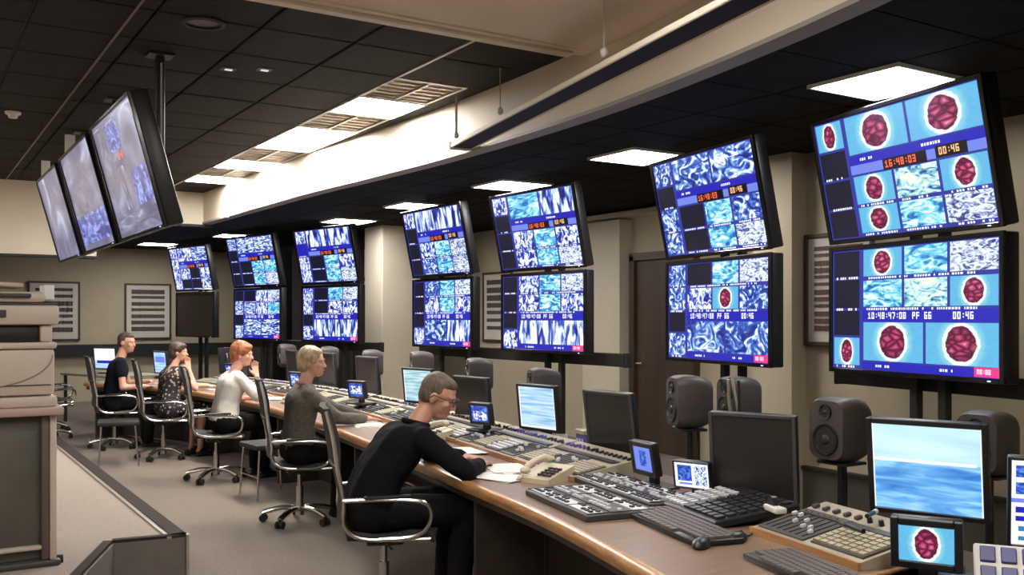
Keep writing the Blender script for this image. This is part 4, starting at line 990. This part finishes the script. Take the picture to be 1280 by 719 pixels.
def person(lab, loc, rz, lean=8, yaw=-20, pitch=8, hands=None, poles=None, s=1.0, skin=None, shirt=None, pants=None, hairm=None, hair='short', sleeve='long', glasses=False, vox=.008,
           skirt=False, px=-.02, shift=None, hand_up=None, open_fingers=.25, neck_fwd=.0, collar=None, fem=False, reach=.43):
    t = thing('person', lab, 'person', loc, rz)
    V = Vector; f1, f2 = R(lean * .75), R(lean * 1.25)
    H = V((px, 0, .575)); W_ = H + V((math.sin(f1), 0, math.cos(f1))) * .20 * s; Cc = W_ + V((math.sin(f2), 0, math.cos(f2))) * .17 * s
    N = Cc + V((math.sin(f2) + .0, 0, math.cos(f2))) * .12 * s
    hd = R(lean * .9 + 14) + neck_fwd; hc = N + V((math.sin(hd), 0, math.cos(hd))) * .195 * s
    sw = (.165 if fem else .185) * s
    levels = [(H + V((0, 0, .0)), .085, .115), (W_, .065 if fem else .08, .10 if fem else .108), (Cc, .09, .108), (N + V((0, 0, -.045)), .125 * (0.93 if fem else 1), .062)]
    def torso(b, g):
        for i in range(len(levels)):
            p_, w_, r_ = levels[i]
            capsule(b, p_ + V((0, -w_, 0)), p_ + V((0, w_, 0)), r_ * s + g)
            if i + 1 < len(levels):
                q_, w2, r2 = levels[i + 1]
                for k in (-1, -.33, .33, 1): capsule(b, p_ + V((0, k * w_, 0)), q_ + V((0, k * w2, 0)), r_ * s + g, r2 * s + g)
        if fem:
            for k in (-1, 1): b.ell(Cc + V((.085, k * .065, .01)), (.055 + g, .055 + g, .06 + g))
    sh = {k: N + V((0, k * sw, -.055)) for k in (-1, 1)}
    hands = hands or {-1: (.42, -.12, .80), 1: (.42, .12, .80)}; poles = poles or {-1: (-.2, -.6, -1), 1: (-.2, .6, -1)}
    arm = {}
    for k in (-1, 1): e, w_ = limb(sh[k], hands[k], .28 * s, .25 * s, poles[k]); arm[k] = (sh[k], e, w_)
    kn = {k: V((px + reach * s, k * (.09 if skirt else .13), .555)) for k in (-1, 1)}; an = {k: V((px + (reach - .07) * s, k * .12, .10)) for k in (-1, 1)}; hp = {k: H + V((.02, k * .085, -.01)) for k in (-1, 1)}
    # ---------- one continuous body
    b = MB(); torso(b, -.018)
    Mh = Matrix.Translation(hc) @ Matrix.Rotation(R(yaw), 4, 'Z') @ Matrix.Rotation(R(pitch), 4, 'Y') @ Matrix.Scale(s, 4)
    E = lambda c, r_: b.ell(c, r_, 16, Mh)
    E((-.005, 0, .028), (.095, .076, .092)); E((.022, 0, -.03), (.066, .060, .078)); E((.045, 0, -.083), (.040, .040, .030)); E((-.03, 0, -.02), (.068, .066, .07))
    E((.080, 0, .026), (.016, .046, .010)); E((.066, .036, -.02), (.022, .022, .024)); E((.066, -.036, -.02), (.022, .022, .024)); E((.087, 0, -.058), (.010, .022, .0085)); E((.083, 0, -.085), (.014, .018, .014))
    for k in (-1, 1): E((-.004, k * .079, -.008), (.019, .009, .030))
    n0, n1 = Mh @ V((.088, 0, .014)), Mh @ V((.109, 0, -.026)); capsule(b, n0, n1, .008, .013, 8); E((.098, 0, -.030), (.014, .017, .009))
    capsule(b, N + V((-.01, 0, -.03)), Mh @ V((-.018, 0, -.05)), .056 * s, .052 * s)
    for k in (-1, 1):
        a_, e_, w_ = arm[k]
        capsule(b, N + V((0, k * .06, -.03)), a_, .05 * s, .046 * s); capsule(b, a_, e_, .046 * s, .037 * s); capsule(b, e_, w_, .038 * s, .026 * s)
        capsule(b, hp[k], kn[k], .072 * s, .055 * s); capsule(b, kn[k], kn[k] * .55 + an[k] * .45 + V((-.02, 0, 0)), .052 * s, .052 * s); capsule(b, kn[k] * .55 + an[k] * .45 + V((-.02, 0, 0)), an[k], .05 * s, .034 * s)
        capsule(b, an[k] + V((-.02, 0, -.035)), an[k] + V((.14, 0, -.06)), .032, .026)
        # hand
        d = (w_ - e_).normalized(); up = V((0, 0, 1))
        if hand_up and k in hand_up: d = V(hand_up[k]).normalized(); up = V((0, -k, .2))
        else: d = V((d.x, d.y, min(0.05, max(-.25, d.z)))).normalized()
        up = (up - d * up.dot(d)).normalized(); sdv = up.cross(d); inn = sdv * (-k if sdv.y > 0 else k)      # towards the thumb
        if inn.y * k > 0: inn = -inn
        pc = w_ + d * .05
        for q in (-.024, -.008, .008, .024): capsule(b, w_ + inn * q * .6 + d * .01, w_ + d * .085 + inn * q, .015, .012, 8)
        for q, ln in ((-.031, .058), (-.0105, .072), (.0105, .078), (.031, .070)):
            p0 = w_ + d * .086 + inn * q; cv = open_fingers * (1.3 if q < 0 else 1)
            p1 = p0 + (d + inn * q * 3.0 - up * cv * .5).normalized() * ln * .45; p2 = p1 + (d + inn * q * 3 - up * cv * 1.5).normalized() * ln * .33; p3 = p2 + (d - up * cv * 2.6).normalized() * ln * .28
            capsule(b, p0, p1, .0095, .0088, 8); capsule(b, p1, p2, .0088, .008, 8); capsule(b, p2, p3, .008, .007, 8)
        t0 = w_ + d * .025 + inn * .022; t1 = t0 + (d * .6 + inn * .8 - up * .2).normalized() * .042; t2 = t1 + (d * .95 + inn * .25 - up * .25).normalized() * .034
        capsule(b, t0, t1, .014, .011, 8); capsule(b, t1, t2, .011, .0085, 8)
    fuse(b, 'body', skin, t, vox, 2)
    # ---------- clothing
    b = MB(); torso(b, .006)
    for k in (-1, 1):
        a_, e_, w_ = arm[k]; capsule(b, N + V((0, k * .05, -.045)), a_, .062 * s, .062 * s)
        if sleeve == 'long': capsule(b, a_, e_, .063 * s, .052 * s); capsule(b, e_, e_.lerp(w_, .93), .052 * s, .040 * s)
        elif sleeve == 'half': capsule(b, a_, a_.lerp(e_, .85), .064 * s, .060 * s)
        else: capsule(b, a_, a_.lerp(e_, .45), .064 * s, .062 * s)
    fuse(b, 'dress' if skirt else 'shirt', shirt, t, max(vox, .012), 3, .005)
    if collar:
        c0 = N + V((.012, 0, .012)); ring = [c0 + V((math.cos(a) * .066, math.sin(a) * .062, -.018 * math.cos(a))) for a in [2 * math.pi * q / 16 for q in range(17)]]
        MB().tube(ring, .016, 8).build('collar', collar, t, smooth=True)
    b = MB(); capsule(b, H + V((0, -.09, -.005)), H + V((0, .09, -.005)), .123 * s)
    for k in (-1, 1):
        capsule(b, hp[k], kn[k], .098 * s, .079 * s)
        if not skirt: cf = kn[k] * .55 + an[k] * .45 + V((-.02, 0, 0)); capsule(b, kn[k], cf, .078 * s, .072 * s); capsule(b, cf, an[k], .072 * s, .062 * s)
        else: capsule(b, kn[k], kn[k] + V((.0, 0, -.08)), .074 * s, .07 * s)
    if skirt: capsule(b, hp[1] + V((.2, -.08, 0)), kn[1] + V((-.02, -.09, 0)), .08, .07)
    fuse(b, 'skirt' if skirt else 'trousers', pants, t, max(vox, .012), 3, .004)
    for k in (-1, 1):
        b = MB(); b.ell(an[k] + V((.02, 0, -.045)), (.075, .042, .05)); b.ell(an[k] + V((.10, 0, -.065)), (.085, .045, .032)); b.box(an[k] + V((.06, 0, -.092)), (.24, .07, .012))
        fuse(b, 'shoe', M_black, t, .012, 2)
    # ---------- hair and face
    b = MB(); Eh = lambda c, r_: b.ell(c, r_, 16, Mh)
    if hair == 'short': Eh((-.020, 0, .038), (.088, .083, .090)); Eh((-.038, 0, .0), (.066, .081, .075)); Eh((.018, 0, .078), (.066, .066, .040))
    elif hair == 'bob':
        Eh((-.020, 0, .042), (.103, .095, .094)); Eh((-.045, 0, -.005), (.072, .096, .09)); Eh((.02, 0, .085), (.065, .07, .035))
    elif hair == 'full':
        Eh((-.020, 0, .046), (.108, .100, .098)); Eh((-.055, 0, -.0), (.075, .098, .095)); Eh((.04, 0, .082), (.055, .072, .035)); Eh((-.07, 0, -.055), (.05, .075, .05))
    else:
        Eh((-.020, 0, .042), (.104, .094, .094)); Eh((-.055, 0, -.02), (.068, .095, .10)); Eh((-.075, 0, -.12), (.045, .085, .11)); Eh((-.06, 0, -.2), (.04, .08, .08)); Eh((.032, 0, .082), (.06, .072, .038))
    fuse(b, 'hair', hairm, t, .009, 2, .006 if hair != 'short' else .002)
    for k in (-1, 1):
        e_ = MB().ell((.079, k * .031, .006), (.009, .012, .006), 10, Mh).build('eye', M_eye, t, smooth=True)
        MB().ell((.0862, k * .031, .006), (.003, .004, .004), 8, Mh).build('iris', M_black, e_, smooth=True)
        MB().rbox((.0905, k * .032, .026), (.005, .024, .004), .0015, 1, Mh).build('eyebrow', hairm, t)
    MB().ell((.096, 0, -.058), (.004, .020, .006), 10, Mh).build('lips', M_lip, t, smooth=True)
    if glasses:
        b = MB()
        for k in (-1, 1):
            b.tube([Mh @ V((.106, k * .034 + math.cos(a) * .025, .006 + math.sin(a) * .019)) for a in [2 * math.pi * q / 14 for q in range(15)]], .0026, 6)
            b.tube([Mh @ V(p_) for p_ in ((.104, k * .058, .012), (.06, k * .080, .014), (-.005, k * .088, .012), (-.02, k * .086, -.008))], .0026, 6)
        b.tube([Mh @ V(p_) for p_ in ((.107, -.010, .01), (.111, 0, .014), (.107, .010, .01))], .0024, 6); b.build('glasses', M_black, t, smooth=True)
    return t
M_skin = mat('skin_warm', (.50, .25, .17), .5, var=.08, vscale=25)
M_skin2 = mat('skin_pink', (.58, .30, .21), .5, var=.08, vscale=25)
M_eye = mat('eye_white', (.45, .40, .36), .3); M_lip = mat('lips', (.42, .14, .12), .45)
M_swt = mat('black_sweater', (.005, .0045, .006), .95, bump=.3, bscale=150, spec=.15)
M_trs = mat('black_trousers', (.0075, .007, .007), .9, spec=.15, bump=.3, bscale=120)
M_gryc = mat('grey_brown_cardigan', (.115, .10, .08), .9, var=.25, vscale=40, bump=.5, bscale=150)
M_blouse = mat('white_blouse', (.66, .62, .55), .8, var=.06, vscale=20, bump=.3, bscale=60)
M_tee = mat('black_tee', (.006, .006, .011), .95, bump=.2, spec=.15)
M_hgrey = mat('grey_brown_hair', (.10, .072, .05), .55, var=.45, vscale=60, stretch=(1, 1, .25), bump=.6, bscale=120)
M_hblond = mat('ash_blond_hair', (.40, .28, .16), .5, var=.4, vscale=50, stretch=(1, 1, .25), bump=.6, bscale=120)
M_hred = mat('copper_red_hair', (.34, .10, .035), .5, var=.4, vscale=50, stretch=(1, 1, .25), bump=.6, bscale=120)
M_hdark = mat('dark_brown_hair', (.045, .022, .015), .5, var=.4, vscale=50, stretch=(1, 1, .25), bump=.6, bscale=120)
m, n_, l_, p_ = nt('patterned_dress_cloth'); tc = n_.new('ShaderNodeTexCoord'); vo = n_.new('ShaderNodeTexVoronoi'); vo.inputs['Scale'].default_value = 26
l_.new(tc.outputs['Object'], vo.inputs['Vector']); l_.new(ramp(n_, l_, vo.outputs['Distance'], [(.0, (.6, .5, .42)), (.30, (.55, .42, .36)), (.36, (.03, .022, .025)), (1, (.02, .015, .02))]), p_.inputs['Base Color']); p_.inputs['Roughness'].default_value = .8
M_dress = m
P = lambda i: CH[i][0]
person('man in a black sweater and glasses leaning over papers on the desk', P(0), R(-12), 30, -28, 24, {-1: (.50, -.14, .795), 1: (.50, .15, .80)}, {-1: (-.2, -1.0, -.25), 1: (-.1, 1, -.3)},
       1.05, M_skin, M_swt, M_trs, M_hgrey, 'short', 'long', True, .008, px=-.10, reach=.53, collar=M_swt, open_fingers=.35)
person('blond woman in a grey-brown cardigan sitting with both hands on the desk', P(1), R(-6), 6, -34, 2, {-1: (.48, -.16, .80), 1: (.52, .06, .80)}, None, 1.0, M_skin2, M_gryc, M_trs, M_hblond, 'bob', 'long', vox=.009, fem=True, collar=mat('pink_scarf', (.35, .2, .2), .8))
person('red-haired woman in a white blouse resting her chin on her hand', P(2), R(2), 12, -38, 6, {-1: (.36, -.13, 1.02), 1: (.50, .16, .80)}, {-1: (.5, -.5, -1), 1: (-.2, .6, -1)}, 1.0, M_skin2, M_blouse, M_trs, M_hred, 'full', 'half', vox=.010, px=.07, fem=True, hand_up={-1: (-.1, .35, 1)}, open_fingers=.6)
person('dark-haired woman in a black and white patterned dress with a raised hand', P(3), R(8), 8, -34, 4, {-1: (.24, -.14, 1.0), 1: (.52, .02, .80)}, {-1: (.5, -.5, -1), 1: (-.2, .6, -1)}, .94, M_skin2, M_dress, M_dress, M_hdark, 'long', 'short', vox=.011, px=.04, fem=True, skirt=True, hand_up={-1: (-.1, .3, 1)}, open_fingers=.5)
person('man in a black tee shirt sitting at the far end of the desk', P(4), R(-8), 8, -36, 4, {-1: (.33, -.22, .76), 1: (.4, .15, .80)}, {-1: (-.5, -.6, -1), 1: (-.2, .6, -1)}, 1.07, M_skin, M_tee, M_trs, M_hdark, 'short', 'short', vox=.011)
# ================================================================ COPIER on the platform
t = thing('photocopier', 'large beige photocopier with a dark-panelled cabinet standing on the platform', 'copier', (.70, 5.59, .285), 0)
# local frame: x to the right as seen from the front, y away; front at y = 0, right side at x = 0
def cbox(name, x0, x1, y0, y1, z0, z1, m, r_=.012): return MB().rbox(((x0 + x1) / 2, (y0 + y1) / 2, (z0 + z1) / 2), (x1 - x0, y1 - y0, z1 - z0), r_, 2).build(name, m, t, angle=40)
cbox('side_panel', -.035, .0, .0, .58, .03, .80, M_copier); cbox('side_panel', -.80, -.765, .0, .58, .03, .80, M_copier)
cbox('base_plate', -.80, .02, -.01, .6, .0, .035, M_grey); cbox('inner_panel', -.765, -.035, .04, .56, .035, .80, M_copierd)
cbox('cabinet_shelf', -.765, -.035, .005, .05, .09, .115, M_copier)
cbox('side_molding', -.075, -.035, .0, .04, .035, .80, mat('copier_brown_edge', (.10, .07, .065), .5))
cbox('tray_lip', -.84, .03, -.05, .6, .80, .845, M_copier2); cbox('paper_tray', -.80, .0, -.02, .6, .845, .90, M_copier)
b_ = cbox('printer_body', -.80, -.01, .0, .6, .905, 1.15, M_copier, .02)
arc = [(-.02 - .36 * (1 - math.cos(a)) , -.004, 1.12 - .17 * math.sin(a)) for a in [math.pi / 2 * q / 14 for q in range(15)]]
MB().tube(arc, .005, 6, flat=.6).build('moulded_curve', mat('copier_line', (.33, .27, .22), .5), b_)
MB().cyl((-.345, .0, 1.07), (-.345, -.006, 1.07), .035, n=18).build('round_badge', mat('purple_badge', (.14, .05, .12), .4), b_)
MB().box((-.40, -.002, .96), (.74, .004, .005)).build('panel_gap', M_black, b_)
cbox('output_lip', -.80, .0, -.01, .6, 1.15, 1.185, M_copier); cbox('output_slot', -.80, -.08, .03, .6, 1.185, 1.275, M_black); cbox('slot_post', -.08, -.02, .01, .6, 1.185, 1.275, M_copier)
s_ = cbox('scanner_unit', -.82, .01, -.02, .6, 1.275, 1.38, M_copier, .02); MB().rbox((-.42, -.024, 1.335), (.36, .012, .04), .015, 2).build('dark_recess', mat('purple_dark_panel', (.05, .03, .05), .4), s_)
cbox('glass_gap', -.80, -.0, .0, .58, 1.38, 1.39, M_black, .003)
c_ = cbox('document_feeder', -.78, -.05, .02, .56, 1.39, 1.45, M_copier, .025)
MB().rbox((-.32, .01, 1.43), (.40, .02, .022), .008, 2).build('feeder_slot', M_consd, c_); MB().rbox((-.45, .3, 1.475), (.45, .4, .025), .01, 2, Matrix.Rotation(R(3), 4, 'Y')).build('feeder_tray', M_copier, c_)
cbox('paper_flap', -.05, .0, .1, .3, 1.41, 1.49, M_paper, .004)
MB().cyl((.0, .05, .022), (.035, .05, .022), .022, n=14).build('caster', M_rub, t, angle=40)
